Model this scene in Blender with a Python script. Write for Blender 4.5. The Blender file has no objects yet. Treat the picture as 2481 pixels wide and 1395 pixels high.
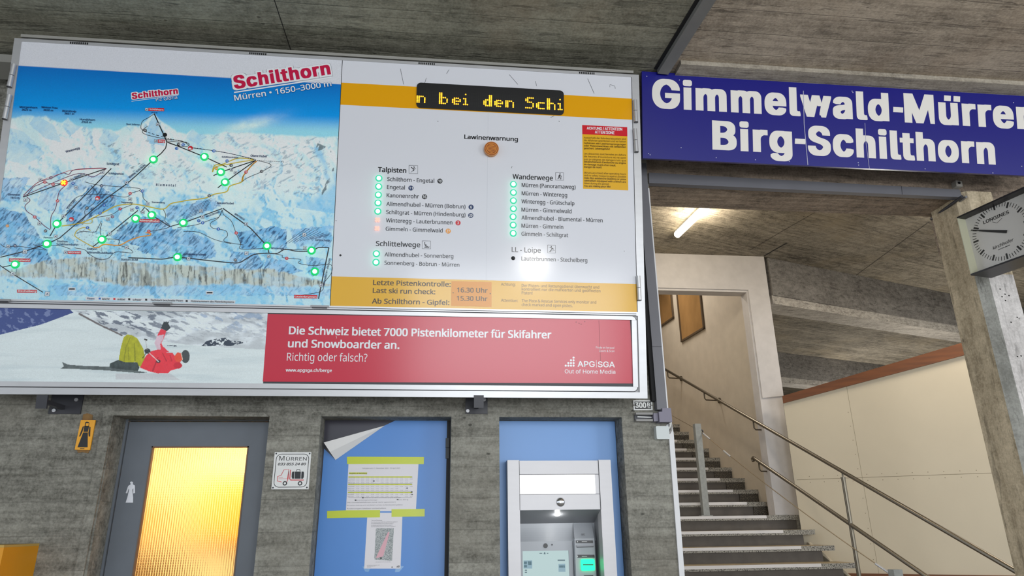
import bpy, bmesh, math, os, random
import numpy as np
from mathutils import Vector, Matrix
from mathutils.geometry import delaunay_2d_cdt

SC = bpy.context.scene
COL = SC.collection
W, H = 2481.0, 1395.0
rng = random.Random(7)

# ------------------------------------------------------------------ camera
FPX = 1662.27
PITCH, YAW, ROLL = [math.radians(a) for a in (18.9896, 6.5698, -0.76497)]
EYE = np.array([0.0, 0.0, 1.55])


def cam_matrix(p, y, r):
    cp, sp = math.cos(p), math.sin(p)
    a = np.array([[1, 0, 0], [0, 0, -1], [0, 1, 0]], float)
    b = np.array([[math.cos(y), -math.sin(y), 0], [math.sin(y), math.cos(y), 0], [0, 0, 1]])
    c = np.array([[1, 0, 0], [0, cp, sp], [0, -sp, cp]])
    d = np.array([[math.cos(r), -math.sin(r), 0], [math.sin(r), math.cos(r), 0], [0, 0, 1]])
    return d @ c @ a @ b


CM = cam_matrix(PITCH, YAW, ROLL)
cam_data = bpy.data.cameras.new('camera')
cam_data.sensor_width = 36.0
cam_data.lens = FPX / W * 36.0
cam_data.clip_end = 200
cam = bpy.data.objects.new('camera', cam_data)
COL.objects.link(cam)
mw = Matrix.Identity(4)
for i in range(3):
    mw[i][0] = CM[0][i]
    mw[i][1] = -CM[1][i]
    mw[i][2] = -CM[2][i]
    mw[i][3] = EYE[i]
cam.matrix_world = mw
SC.camera = cam

# ------------------------------------------------------------------ exposure, world, lights
vs = SC.view_settings
vs.view_transform = 'Standard'
vs.look = 'None'
vs.gamma = 1.0
vs.use_curve_mapping = False
vs.exposure = 0.08
SC.cycles.use_denoising = True
SC.cycles.max_bounces = 8
SC.cycles.sample_clamp_indirect = 6.0

world = bpy.data.worlds.new('overcast_sky')
SC.world = world
world.use_nodes = True
wn = world.node_tree.nodes
wn['Background'].inputs[0].default_value = (0.86, 0.93, 1.0, 1)
wn['Background'].inputs[1].default_value = 1.15


def area(name, loc, target, size, size_y, energy, color):
    l = bpy.data.lights.new(name, 'AREA')
    l.shape = 'RECTANGLE'
    l.size, l.size_y = size, size_y
    l.energy = energy
    l.color = color
    o = bpy.data.objects.new(name, l)
    o.location = loc
    d = Vector(target) - Vector(loc)
    o.rotation_euler = d.to_track_quat('-Z', 'Y').to_euler()
    COL.objects.link(o)
    return o


def bulb(name, loc, energy, color, radius):
    l = bpy.data.lights.new(name, 'POINT')
    l.energy = energy
    l.color = color
    l.shadow_soft_size = radius
    o = bpy.data.objects.new(name, l)
    o.location = loc
    COL.objects.link(o)
    return o


# daylight through the open front of the station, behind the photographer
area('daylight_front', (1.8, -6.5, 1.9), (1.8, 4.5, 1.9), 4.8, 3.0, 290, (0.93, 0.97, 1.0))
# hall floodlight behind the photographer (mirrored in the glossy board)
bulb('floodlight', (1.62, -3.0, 3.43), 70, (1.0, 0.97, 0.93), 0.10)
# unseen lights added to brighten the stair hall; daylight, stairwell and restroom follow
area('hall_fill_light', (6.2, 6.6, 5.0), (5.6, 7.6, 1.5), 0.3, 1.4, 72, (1.0, 0.90, 0.76))
bulb('hall_fill_bulb', (8.2, 9.2, 2.6), 105, (1.0, 0.95, 0.87), 0.2)  # added bulb hidden behind the partition, lifts the dark hall ceiling
bulb('hall_fill_bulb', (10.0, 14.5, 3.0), 150, (1.0, 0.96, 0.90), 0.2)
bulb('entrance_fill_light', (4.2, 0.6, 2.9), 38, (1.0, 0.92, 0.80), 0.25)  # unseen warm bulb added to brighten the right part of the ceiling
area('daylight_side', (8.5, -4.0, 2.0), (4.2, 4.5, 2.0), 3.0, 2.5, 130, (0.94, 0.97, 1.0))
area('stairwell_lamp_light', (3.2, 10.6, 6.2), (3.6, 10.6, 2.5), 0.5, 1.5, 42, (1.0, 0.92, 0.82))
area('restroom_lamp_light', (-1.6, 5.4, 2.62), (-1.6, 5.4, 0), 0.9, 0.6, 62, (1.0, 0.91, 0.72))

# ------------------------------------------------------------------ pixel helpers


def ray(x, y):
    return CM.T @ np.array([(x - W / 2) / FPX, (y - H / 2) / FPX, 1.0])


def onY(x, y, Y):
    d = ray(x, y)
    return EYE + d * (Y / d[1])


def onX(x, y, X):
    d = ray(x, y)
    return EYE + d * (X / d[0])


def onZ(x, y, Z):
    d = ray(x, y)
    return EYE + d * ((Z - EYE[2]) / d[2])


def project(P):
    q = (np.asarray(P, float) - EYE) @ CM.T
    return q[..., 0] / q[..., 2] * FPX + W / 2, q[..., 1] / q[..., 2] * FPX + H / 2


class Plane:
    """A flat face in the place: origin, right, up, and the normal towards the viewer."""

    def __init__(s, o, u, v):
        s.o = np.asarray(o, float)
        s.u = np.asarray(u, float) / np.linalg.norm(u)
        s.v = np.asarray(v, float) / np.linalg.norm(v)
        s.n = np.cross(s.u, s.v)

    def uv(s, x, y):
        d = ray(x, y)
        p = EYE + d * (((s.o - EYE) @ s.n) / (d @ s.n))
        return np.array([(p - s.o) @ s.u, (p - s.o) @ s.v])

    def at(s, u, v, h=0.0):
        return s.o + s.u * u + s.v * v + s.n * h

    def px(s, x, y, h=0.0):
        u, v = s.uv(x, y)
        return s.at(u, v, h)

    def scale(s, x, y):
        a, b = s.uv(x, y), s.uv(x + 10, y)
        return np.linalg.norm(b - a) / 10


# ------------------------------------------------------------------ materials


def lin(c):
    c = np.asarray(c, float) / 255.0
    return np.where(c <= 0.04045, c / 12.92, ((c + 0.055) / 1.055) ** 2.4)


def rgba(c):
    l = lin(c)
    return (float(l[0]), float(l[1]), float(l[2]), 1.0)


MATS = {}


def new_mat(name):
    m = bpy.data.materials.new(name)
    m.use_nodes = True
    return m, m.node_tree.nodes, m.node_tree.links, m.node_tree.nodes['Principled BSDF']


def flat(name, c, rough=0.5, metal=0.0, spec=0.5, noise=0.0, nscale=40.0, bump=0.0, stretch=(1, 1, 1)):
    """A plain coloured surface with an optional faint procedural mottling."""
    if name in MATS:
        return MATS[name]
    m, N, L, b = new_mat(name)
    b.inputs['Base Color'].default_value = rgba(c)
    b.inputs['Roughness'].default_value = rough
    b.inputs['Metallic'].default_value = metal
    b.inputs['Specular IOR Level'].default_value = spec
    if noise > 0 or bump > 0:
        g = N.new('ShaderNodeNewGeometry')
        mp = N.new('ShaderNodeMapping')
        mp.inputs['Scale'].default_value = stretch
        L.new(g.outputs['Position'], mp.inputs['Vector'])
        n = N.new('ShaderNodeTexNoise')
        n.inputs['Scale'].default_value = nscale
        n.inputs['Detail'].default_value = 6
        L.new(mp.outputs[0], n.inputs['Vector'])
        if noise > 0:
            mr = N.new('ShaderNodeMapRange')
            mr.inputs['From Min'].default_value = 0.3
            mr.inputs['From Max'].default_value = 0.7
            mr.inputs['To Min'].default_value = 1 - noise
            mr.inputs['To Max'].default_value = 1 + noise
            L.new(n.outputs['Fac'], mr.inputs['Value'])
            mx = N.new('ShaderNodeVectorMath')
            mx.operation = 'SCALE'
            mx.inputs[0].default_value = rgba(c)[:3]
            L.new(mr.outputs[0], mx.inputs['Scale'])
            L.new(mx.outputs[0], b.inputs['Base Color'])
        if bump > 0:
            bp = N.new('ShaderNodeBump')
            bp.inputs['Strength'].default_value = bump
            bp.inputs['Distance'].default_value = 0.01
            L.new(n.outputs['Fac'], bp.inputs['Height'])
            L.new(bp.outputs[0], b.inputs['Normal'])
    MATS[name] = m
    return m


def emit(name, c, strength, base=(20, 20, 20)):
    if name in MATS:
        return MATS[name]
    m, N, L, b = new_mat(name)
    b.inputs['Base Color'].default_value = rgba(base)
    b.inputs['Emission Color'].default_value = rgba(c)
    b.inputs['Emission Strength'].default_value = strength
    MATS[name] = m
    return m


def concrete(name, c, c2, across, board=0.13, line=0.55, streak=1.0, pits=1.0, along=0, grain=1.0, blotch=None, bump=0.75, fleck=0.75, rot=0.0):
    """Board-marked concrete: boards run along axis `along`, are stacked along axis `across`."""
    if name in MATS:
        return MATS[name]
    m, N, L, b = new_mat(name)
    b.inputs['Roughness'].default_value = 0.85
    b.inputs['Specular IOR Level'].default_value = 0.25
    g = N.new('ShaderNodeNewGeometry')
    vr = N.new('ShaderNodeVectorRotate')
    vr.rotation_type = 'Z_AXIS'
    vr.inputs['Angle'].default_value = -rot
    L.new(g.outputs['Position'], vr.inputs['Vector'])
    pos = vr.outputs['Vector']
    sep = N.new('ShaderNodeSeparateXYZ')
    L.new(pos, sep.inputs[0])

    def math_(op, a, bv=None, clamp=False):
        n = N.new('ShaderNodeMath')
        n.operation = op
        n.use_clamp = clamp
        for k, s in enumerate((a, bv)):
            if s is None:
                continue
            if isinstance(s, (int, float)):
                n.inputs[k].default_value = s
            else:
                L.new(s, n.inputs[k])
        return n.outputs[0]

    def noise(scale, stretch=(1, 1, 1), detail=6, rough=0.6):
        mp = N.new('ShaderNodeMapping')
        mp.inputs['Scale'].default_value = stretch
        L.new(pos, mp.inputs['Vector'])
        n = N.new('ShaderNodeTexNoise')
        n.inputs['Scale'].default_value = scale
        n.inputs['Detail'].default_value = detail
        n.inputs['Roughness'].default_value = rough
        L.new(mp.outputs[0], n.inputs['Vector'])
        return n.outputs['Fac']

    st = [9.0, 9.0, 9.0]
    st[along] = 0.8
    s1 = noise(3.0 * streak, st, 8, 0.65)            # wood-grain streaks
    s2 = noise(1.1, (1, 1, 1), 5, 0.6)               # large stains
    s3 = noise(60.0 * grain, (1, 1, 1), 4, 0.7)      # fine grain
    s5 = noise(14.0, (1, 1, 1), 5, 0.7)              # medium mottling
    wob = math_('MULTIPLY', math_('SUBTRACT', noise(1.5), 0.5), 0.02)
    t = math_('DIVIDE', math_('ADD', sep.outputs[across], wob), board)
    fr = math_('FRACT', t)
    edge = math_('ABSOLUTE', math_('SUBTRACT', fr, 0.5))
    ln = N.new('ShaderNodeMapRange')
    ln.inputs['From Min'].default_value = 0.475
    ln.inputs['From Max'].default_value = 0.5
    L.new(edge, ln.inputs['Value'])
    # not every board joint leaves a mark
    lnb = math_('MULTIPLY', ln.outputs[0], math_('MULTIPLY', noise(2.2), 1.4), True)
    wnz = N.new('ShaderNodeTexWhiteNoise')
    wnz.noise_dimensions = '1D'
    L.new(math_('FLOOR', t), wnz.inputs['W'])
    tone = math_('MULTIPLY', math_('SUBTRACT', wnz.outputs['Value'], 0.5), 0.10)
    mixv = math_('ADD', math_('ADD', math_('MULTIPLY', s1, 0.70), math_('MULTIPLY', s2, 0.50)),
                 math_('ADD', math_('MULTIPLY', s3, 0.65), math_('MULTIPLY', s5, 0.60)))
    mixv = math_('ADD', mixv, tone)
    mr = N.new('ShaderNodeMapRange')
    mr.inputs['From Min'].default_value = 0.98
    mr.inputs['From Max'].default_value = 1.42
    L.new(mixv, mr.inputs['Value'])
    mix = N.new('ShaderNodeMix')
    mix.data_type = 'RGBA'
    mix.inputs['A'].default_value = rgba(c2)
    mix.inputs['B'].default_value = rgba(c)
    L.new(mr.outputs[0], mix.inputs['Factor'])
    colr = mix.outputs['Result']
    if blotch:
        mrb = N.new('ShaderNodeMapRange')
        mrb.inputs['From Min'].default_value = 0.52
        mrb.inputs['From Max'].default_value = 0.72
        L.new(noise(0.9, (1, 1, 1), 4, 0.55), mrb.inputs['Value'])
        mb = N.new('ShaderNodeMix')
        mb.data_type = 'RGBA'
        L.new(colr, mb.inputs['A'])
        mb.inputs['B'].default_value = rgba(blotch)
        L.new(math_('MULTIPLY', mrb.outputs[0], 0.55), mb.inputs['Factor'])
        colr = mb.outputs['Result']
    vor = N.new('ShaderNodeTexVoronoi')
    vor.inputs['Scale'].default_value = 11.0
    mpv = N.new('ShaderNodeMapping')
    sv = [1.0, 1.0, 1.0]
    sv[along] = 0.55
    mpv.inputs['Scale'].default_value = sv
    L.new(pos, mpv.inputs['Vector'])
    L.new(mpv.outputs[0], vor.inputs['Vector'])
    pit = N.new('ShaderNodeMapRange')
    pit.inputs['From Min'].default_value = 0.10 * pits
    pit.inputs['From Max'].default_value = 0.05 * pits
    L.new(vor.outputs['Distance'], pit.inputs['Value'])
    pitm = math_('MULTIPLY', pit.outputs[0], math_('GREATER_THAN', noise(3.0), 0.54))
    sf = [3.2, 3.2, 3.2]
    sf[along] = 0.55
    flk = N.new('ShaderNodeMapRange')
    flk.inputs['From Min'].default_value = 0.565
    flk.inputs['From Max'].default_value = 0.66
    L.new(noise(7.0, sf, 5, 0.62), flk.inputs['Value'])
    flm = math_('MULTIPLY', flk.outputs[0], math_('MULTIPLY', noise(1.7, (1, 1, 1), 3), 1.0 * fleck), True)
    dark = math_('MAXIMUM', math_('MAXIMUM', math_('MULTIPLY', lnb, line), math_('MULTIPLY', pitm, 0.6)), flm)
    md = N.new('ShaderNodeMix')
    md.data_type = 'RGBA'
    L.new(colr, md.inputs['A'])
    md.inputs['B'].default_value = rgba([v * 0.35 for v in c2])
    L.new(dark, md.inputs['Factor'])
    L.new(md.outputs['Result'], b.inputs['Base Color'])
    hgt = math_('SUBTRACT', math_('ADD', math_('MULTIPLY', s1, 0.7), math_('MULTIPLY', s5, 0.5)), math_('MULTIPLY', dark, 0.8))
    bp = N.new('ShaderNodeBump')
    bp.inputs['Strength'].default_value = bump
    bp.inputs['Distance'].default_value = 0.012
    L.new(hgt, bp.inputs['Height'])
    L.new(bp.outputs[0], b.inputs['Normal'])
    MATS[name] = m
    return m


def terrazzo(name, c, dark, amount, scale=70.0):
    if name in MATS:
        return MATS[name]
    m, N, L, b = new_mat(name)
    b.inputs['Roughness'].default_value = 0.6
    g = N.new('ShaderNodeNewGeometry')
    n1 = N.new('ShaderNodeTexNoise')
    n1.inputs['Scale'].default_value = scale
    n1.inputs['Detail'].default_value = 2
    L.new(g.outputs['Position'], n1.inputs['Vector'])
    mr = N.new('ShaderNodeMapRange')
    mr.inputs['From Min'].default_value = amount
    mr.inputs['From Max'].default_value = amount + 0.06
    L.new(n1.outputs['Fac'], mr.inputs['Value'])
    mx = N.new('ShaderNodeMix')
    mx.data_type = 'RGBA'
    mx.inputs['A'].default_value = rgba(dark)
    mx.inputs['B'].default_value = rgba(c)
    L.new(mr.outputs[0], mx.inputs['Factor'])
    L.new(mx.outputs['Result'], b.inputs['Base Color'])
    MATS[name] = m
    return m


def printed(name, rough=0.16):
    """Printed sheet: inks come from the colour layer of its mesh, with a faint paper mottling."""
    m, N, L, b = new_mat(name)
    a = N.new('ShaderNodeAttribute')
    a.attribute_name = 'ink'
    g = N.new('ShaderNodeNewGeometry')
    n = N.new('ShaderNodeTexNoise')
    n.inputs['Scale'].default_value = 160
    n.inputs['Detail'].default_value = 3
    L.new(g.outputs['Position'], n.inputs['Vector'])
    mr = N.new('ShaderNodeMapRange')
    mr.inputs['To Min'].default_value = 0.86
    mr.inputs['To Max'].default_value = 1.14
    L.new(n.outputs['Fac'], mr.inputs['Value'])
    sc_ = N.new('ShaderNodeVectorMath')
    sc_.operation = 'SCALE'
    L.new(a.outputs['Color'], sc_.inputs[0])
    L.new(mr.outputs[0], sc_.inputs['Scale'])
    L.new(sc_.outputs[0], b.inputs['Base Color'])
    b.inputs['Roughness'].default_value = rough
    return m


# ------------------------------------------------------------------ mesh builder
FONTS = {}


def font(key):
    if key in FONTS:
        return FONTS[key]
    f = None
    fn = {'sans': 'Inter.woff2', 'hum': 'NotoSansHebrew-Regular.woff2', 'mono': 'DejaVuSansMono.woff2'}.get(key)
    try:
        f = bpy.data.fonts.load(os.path.join(bpy.utils.system_resource('DATAFILES'), 'fonts', fn))
    except Exception:
        f = None
    FONTS[key] = f
    return f


TEXTS = {}


def text_geo(s, fkey='hum', off=0.0, shear=0.0, spacing=1.0):
    k = (s, fkey, off, shear, spacing)
    if k in TEXTS:
        return TEXTS[k]
    c = bpy.data.curves.new('t', 'FONT')
    c.body = s
    f = font(fkey)
    if f:
        c.font = f
    c.offset = off
    c.shear = shear
    c.space_character = spacing
    c.resolution_u = 4
    o = bpy.data.objects.new('t', c)
    COL.objects.link(o)
    bpy.context.view_layer.update()
    me = bpy.data.meshes.new_from_object(o.evaluated_get(bpy.context.evaluated_depsgraph_get()))
    vs_ = np.array([v.co[:2] for v in me.vertices]) if len(me.vertices) else np.zeros((0, 2))
    fs = [list(p.vertices) for p in me.polygons]
    bpy.data.objects.remove(o)
    bpy.data.curves.remove(c)
    bpy.data.meshes.remove(me)
    TEXTS[k] = (vs_, fs)
    return TEXTS[k]


def cap_height(fkey, off):
    v, _ = text_geo('H', fkey, off)
    return v[:, 1].max() if len(v) else 0.7


WLOC = {}


class MB:
    def __init__(s):
        s.v, s.f, s.m, s.mats, s.smooth = [], [], [], [], []

    def mi(s, mat):
        if mat not in s.mats:
            s.mats.append(mat)
        return s.mats.index(mat)

    def face(s, pts, mat, sm=False):
        b = len(s.v)
        s.v += [tuple(p) for p in pts]
        s.f.append(list(range(b, b + len(pts))))
        s.m.append(s.mi(mat))
        s.smooth.append(sm)

    def raw(s, vs_, fs, mat, sm=False):
        b = len(s.v)
        s.v += [tuple(p) for p in vs_]
        k = s.mi(mat)
        for f in fs:
            s.f.append([b + i for i in f])
            s.m.append(k)
            s.smooth.append(sm)

    def box(s, lo, hi, mat):
        (a, b, c), (d, e, f) = lo, hi
        v = [(a, b, c), (d, b, c), (d, e, c), (a, e, c), (a, b, f), (d, b, f), (d, e, f), (a, e, f)]
        s.raw(v, [[3, 2, 1, 0], [4, 5, 6, 7], [0, 1, 5, 4], [1, 2, 6, 5], [2, 3, 7, 6], [3, 0, 4, 7]], mat)

    def prism(s, pl, uvs, h0, h1, mat, side=None):
        """An outline on a plane given thickness from h0 (back) to h1 (front)."""
        a2 = sum(uvs[i][0] * uvs[(i + 1) % len(uvs)][1] - uvs[(i + 1) % len(uvs)][0] * uvs[i][1] for i in range(len(uvs)))
        if a2 < 0:
            uvs = list(uvs)[::-1]
        n = len(uvs)
        fr = [pl.at(u, v, h1) for u, v in uvs]
        bk = [pl.at(u, v, h0) for u, v in uvs]
        s.raw(fr + bk, [list(range(n)), list(range(2 * n - 1, n - 1, -1))], mat)
        s.raw(fr + bk, [[i, n + i, n + (i + 1) % n, (i + 1) % n] for i in range(n)], side or mat)

    def pprism(s, pl, pxs, h0, h1, mat, side=None):
        s.prism(pl, [pl.uv(*p) for p in pxs], h0, h1, mat, side)

    def rect(s, pl, u0, v0, u1, v1, h0, h1, mat, side=None):
        s.prism(pl, [(u0, v0), (u1, v0), (u1, v1), (u0, v1)], h0, h1, mat, side)

    def sheet(s, pl, uvs, h, mat):
        a2 = sum(uvs[i][0] * uvs[(i + 1) % len(uvs)][1] - uvs[(i + 1) % len(uvs)][0] * uvs[i][1] for i in range(len(uvs)))
        if a2 < 0:
            uvs = list(uvs)[::-1]
        s.face([pl.at(u, v, h) for u, v in uvs], mat)

    def psheet(s, pl, pxs, h, mat):
        s.sheet(pl, [pl.uv(*p) for p in pxs], h, mat)

    def disc(s, pl, u, v, r, h, mat, n=20, r2=None):
        s.face([pl.at(u + r * math.cos(t * 2 * math.pi / n), v + (r2 or r) * math.sin(t * 2 * math.pi / n), h) for t in range(n)], mat)

    def puck(s, pl, u, v, r, h0, h1, mat, n=20):
        s.prism(pl, [(u + r * math.cos(t * 2 * math.pi / n), v + r * math.sin(t * 2 * math.pi / n)) for t in range(n)], h0, h1, mat)

    def dome(s, pl, u, v, r, h0, rise, mat, n=16, rings=4):
        vs_, fs = [], []
        for k in range(rings):
            a = k / rings * math.pi / 2
            for t in range(n):
                b = t * 2 * math.pi / n
                vs_.append(pl.at(u + r * math.cos(a) * math.cos(b), v + r * math.cos(a) * math.sin(b), h0 + rise * math.sin(a)))
        vs_.append(pl.at(u, v, h0 + rise))
        for k in range(rings - 1):
            for t in range(n):
                fs.append([k * n + t, k * n + (t + 1) % n, (k + 1) * n + (t + 1) % n, (k + 1) * n + t])
        for t in range(n):
            fs.append([(rings - 1) * n + t, (rings - 1) * n + (t + 1) % n, len(vs_) - 1])
        s.raw(vs_, fs, mat, True)

    def ribbon(s, pl, uvs, w, h, mat):
        P = [np.asarray(p, float) for p in uvs]
        L_, R_ = [], []
        for i, p in enumerate(P):
            a = P[max(i - 1, 0)]
            b = P[min(i + 1, len(P) - 1)]
            d = b - a
            d = d / (np.linalg.norm(d) + 1e-9)
            nrm = np.array([-d[1], d[0]]) * w / 2
            L_.append(p + nrm)
            R_.append(p - nrm)
        for i in range(len(P) - 1):
            s.face([pl.at(*R_[i], h), pl.at(*R_[i + 1], h), pl.at(*L_[i + 1], h), pl.at(*L_[i], h)], mat)

    def pline(s, pl, pxs, wpx, h, mat, smooth=False, dash=0):
        uvs = [pl.uv(*p) for p in pxs]
        w = wpx * pl.scale(*pxs[0])
        if smooth and len(uvs) > 2:
            out = []
            for i in range(len(uvs) - 1):
                p0, p1, p2, p3 = uvs[max(i - 1, 0)], uvs[i], uvs[i + 1], uvs[min(i + 2, len(uvs) - 1)]
                for k in range(5):
                    t = k / 5
                    out.append(0.5 * (2 * p1 + (p2 - p0) * t + (2 * p0 - 5 * p1 + 4 * p2 - p3) * t * t + (3 * p1 - p0 - 3 * p2 + p3) * t ** 3))
            out.append(uvs[-1])
            uvs = out
        if dash:
            for i in range(len(uvs) - 1):
                a, b = uvs[i], uvs[i + 1]
                n = max(1, int(np.linalg.norm(b - a) / (dash * pl.scale(*pxs[0]))))
                for k in range(n):
                    s.ribbon(pl, [a + (b - a) * k / n, a + (b - a) * (k + 0.6) / n], w, h, mat)
        else:
            s.ribbon(pl, uvs, w, h, mat)

    def tube(s, pts, r, mat, n=10, caps=True):
        P = [Vector(p) for p in pts]
        vs_, fs = [], []
        ref = None
        for i, p in enumerate(P):
            d = (P[min(i + 1, len(P) - 1)] - P[max(i - 1, 0)]).normalized()
            if ref is None:
                ref = d.orthogonal().normalized()
            a = (ref - d * ref.dot(d)).normalized()
            ref = a
            b = d.cross(a)
            for t in range(n):
                q = t * 2 * math.pi / n
                vs_.append(p + (a * math.cos(q) + b * math.sin(q)) * r)
        for i in range(len(P) - 1):
            for t in range(n):
                fs.append([i * n + t, i * n + (t + 1) % n, (i + 1) * n + (t + 1) % n, (i + 1) * n + t])
        s.raw(vs_, fs, mat, True)
        if caps:
            s.raw(vs_[:n], [list(range(n))[::-1]], mat)
            s.raw(vs_[-n:], [list(range(n))], mat)

    def text(s, pl, txt, x0, y0, x1, cap, mat, h=0.001, f='hum', off=0.0, y1=None, shear=0.0, spacing=1.0):
        """Lettering whose baseline starts at one image point of the plane and ends at another; cap is the capital height in pixels."""
        v, fs = text_geo(txt, f, 0.0, shear, spacing)
        if not len(v):
            return
        a = pl.uv(x0, y0)
        if y1 is None:
            # end point on the plane's own horizontal
            b = pl.uv(x1, y0)
            for _ in range(4):
                qx, qy = project(pl.at(b[0], a[1]))
                b = pl.uv(x1, float(qy))
            b = np.array([b[0], a[1]])
        else:
            b = pl.uv(x1, y1)
        d = b - a
        ln = np.linalg.norm(d)
        e1 = d / ln
        e2 = np.array([-e1[1], e1[0]])
        ch = cap * np.linalg.norm(pl.uv(x0, y0) - pl.uv(x0, y0 - 10)) / 10
        mn, mx = v[:, 0].min(), v[:, 0].max()
        sx = ln / max(mx - mn, 1e-6)
        sy = ch / cap_height(f, 0.0)
        # heavier weights: the same outline printed again slightly shifted, never past the given ends
        w = off * sy
        sx *= max(ln - 2 * w, 1e-6) / ln
        if off < 0.003:
            ring = [(0, 0)]
        elif off < 0.03:
            ring = [(-1, -.5), (1, -.5), (1, .5), (-1, .5)]
        else:
            ring = [(0, 0)]
        va = 0.45 if 0.03 <= off < 0.06 else 1.0
        for k, (qx_, qy_) in enumerate(ring):
            sh = e1 * qx_ * w + e2 * qy_ * w * va
            hk = h + k * 3e-5
            pts = [pl.at(*(a + sh + e1 * (w + (p[0] - mn) * sx) + e2 * (w * va + p[1] * sy * (1 - 2 * w * va / max(ch, 1e-6)))), hk) for p in v]
            if off < 0.03:
                s.raw(pts, fs, mat)
        if off >= 0.03:
            polys = []
            P2 = [a + e1 * (w + (p[0] - mn) * sx) + e2 * (w * va + p[1] * sy * (1 - 2 * w * va / max(ch, 1e-6))) for p in v]
            cnt = {}
            for f_ in fs:
                for i in range(len(f_)):
                    k = (min(f_[i], f_[i - 1]), max(f_[i], f_[i - 1]))
                    cnt[k] = cnt.get(k, 0) + 1
            i_ = 0
            for (p_, q_), c_ in cnt.items():
                if c_ != 1:
                    continue
                cand = []
                for b_ in (P2[p_], P2[q_]):
                    for sx_, sy_ in ((-1, -1), (1, -1), (1, 1), (-1, 1)):
                        r_ = b_ - a + e1 * sx_ * w + e2 * sy_ * w * va
                        cand.append((float(r_ @ e1), float(r_ @ e2)))
                cand = sorted(set(cand))
                lo_, up_ = [], []
                for c in cand:
                    while len(lo_) > 1 and (lo_[-1][0] - lo_[-2][0]) * (c[1] - lo_[-2][1]) - (lo_[-1][1] - lo_[-2][1]) * (c[0] - lo_[-2][0]) <= 0:
                        lo_.pop()
                    lo_.append(c)
                for c in cand[::-1]:
                    while len(up_) > 1 and (up_[-1][0] - up_[-2][0]) * (c[1] - up_[-2][1]) - (up_[-1][1] - up_[-2][1]) * (c[0] - up_[-2][0]) <= 0:
                        up_.pop()
                    up_.append(c)
                hull = lo_[:-1] + up_[:-1]
                polys.append(hull)
            for f_ in fs:
                polys.append([(float((P2[i] - a) @ e1), float((P2[i] - a) @ e2)) for i in f_])
            # merge the swept pieces into one clean outline
            K = 100.0
            cv_, cf_ = [], []
            for g_ in polys:
                b0 = len(cv_)
                cv_ += [Vector((c[0] * K, c[1] * K)) for c in g_]
                cf_.append(list(range(b0, b0 + len(g_))))
            ov, _, of, _, _, _ = delaunay_2d_cdt(cv_, [], cf_, 0, 1e-4)
            cx_ = np.array([sum(ov[i][0] for i in f_) / len(f_) for f_ in of])
            cy_ = np.array([sum(ov[i][1] for i in f_) / len(f_) for f_ in of])
            ins = np.zeros(len(of), bool)
            for g_ in cf_:
                q_ = [(cv_[i][0], cv_[i][1]) for i in g_]
                xs_, ys_ = [c[0] for c in q_], [c[1] for c in q_]
                near = np.nonzero((cx_ > min(xs_)) & (cx_ < max(xs_)) & (cy_ > min(ys_)) & (cy_ < max(ys_)))[0]
                if len(near):
                    ins[near] |= poly_in(q_, cx_[near], cy_[near])
            keep = [list(f_) for f_, k_ in zip(of, ins) if k_]
            s.raw([pl.at(*(a + e1 * (c[0] / K) + e2 * (c[1] / K)), h) for c in ov], keep, mat)

    def build(s, name, parent=None, label=None, kind=None, cat=None, group=None):
        me = bpy.data.meshes.new(name)
        V = np.array(s.v, float)
        if parent is not None:
            o0 = WLOC[parent.name]
        elif cat or kind == 'thing':
            o0 = np.array([(V[:, 0].min() + V[:, 0].max()) / 2, (V[:, 1].min() + V[:, 1].max()) / 2, V[:, 2].min()])
        else:
            o0 = np.zeros(3)
        me.from_pydata([tuple(p) for p in (V - o0)], [], s.f)
        for m in s.mats:
            me.materials.append(m)
        me.polygons.foreach_set('material_index', s.m)
        me.polygons.foreach_set('use_smooth', s.smooth)
        me.update()
        o = bpy.data.objects.new(name, me)
        COL.objects.link(o)
        if parent is not None:
            o.parent = parent
            WLOC[o.name] = o0
        else:
            o.location = o0
            WLOC[o.name] = o0
        tag(o, label, cat, group, kind)
        return o


def tag(o, label=None, cat=None, group=None, kind=None):
    if label:
        o['label'] = label
    if cat:
        o['category'] = cat
    if group:
        o['group'] = group
    if kind:
        o['kind'] = kind


def thing(name, loc, label, cat, group=None, kind=None):
    o = bpy.data.objects.new(name, None)
    o.empty_display_size = 0.1
    o.location = loc
    COL.objects.link(o)
    WLOC[o.name] = np.asarray(loc, float)
    tag(o, label, cat, group, kind)
    return o


def structure(mb, name):
    return mb.build(name, kind='structure')


def poly_in(poly, x, y):
    inside = np.zeros(x.shape, bool)
    n = len(poly)
    for i in range(n):
        x0, y0 = poly[i]
        x1, y1 = poly[(i + 1) % n]
        if y0 == y1:
            continue
        c = ((y0 > y) != (y1 > y)) & (x < (x1 - x0) * (y - y0) / (y1 - y0) + x0)
        inside ^= c
    return inside


def vnoise(x, y, seed):
    r = np.random.RandomState(seed)
    g = r.rand(256, 256)
    xi, yi = np.floor(x).astype(int), np.floor(y).astype(int)
    fx, fy = x - xi, y - yi
    fx, fy = fx * fx * (3 - 2 * fx), fy * fy * (3 - 2 * fy)
    xi, yi = xi % 255, yi % 255
    return (g[yi, xi] * (1 - fx) + g[yi, xi + 1] * fx) * (1 - fy) + (g[yi + 1, xi] * (1 - fx) + g[yi + 1, xi + 1] * fx) * fy


def fbm(x, y, seed, oct_=4):
    t, a, s = 0, 0.5, 0
    for k in range(oct_):
        t = t + a * vnoise(x * 2 ** k, y * 2 ** k, seed + k)
        s += a
        a *= 0.55
    return t / s


def sstep(a, b, x):
    t = np.clip((x - a) / (b - a), 0, 1)
    return t * t * (3 - 2 * t)


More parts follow.
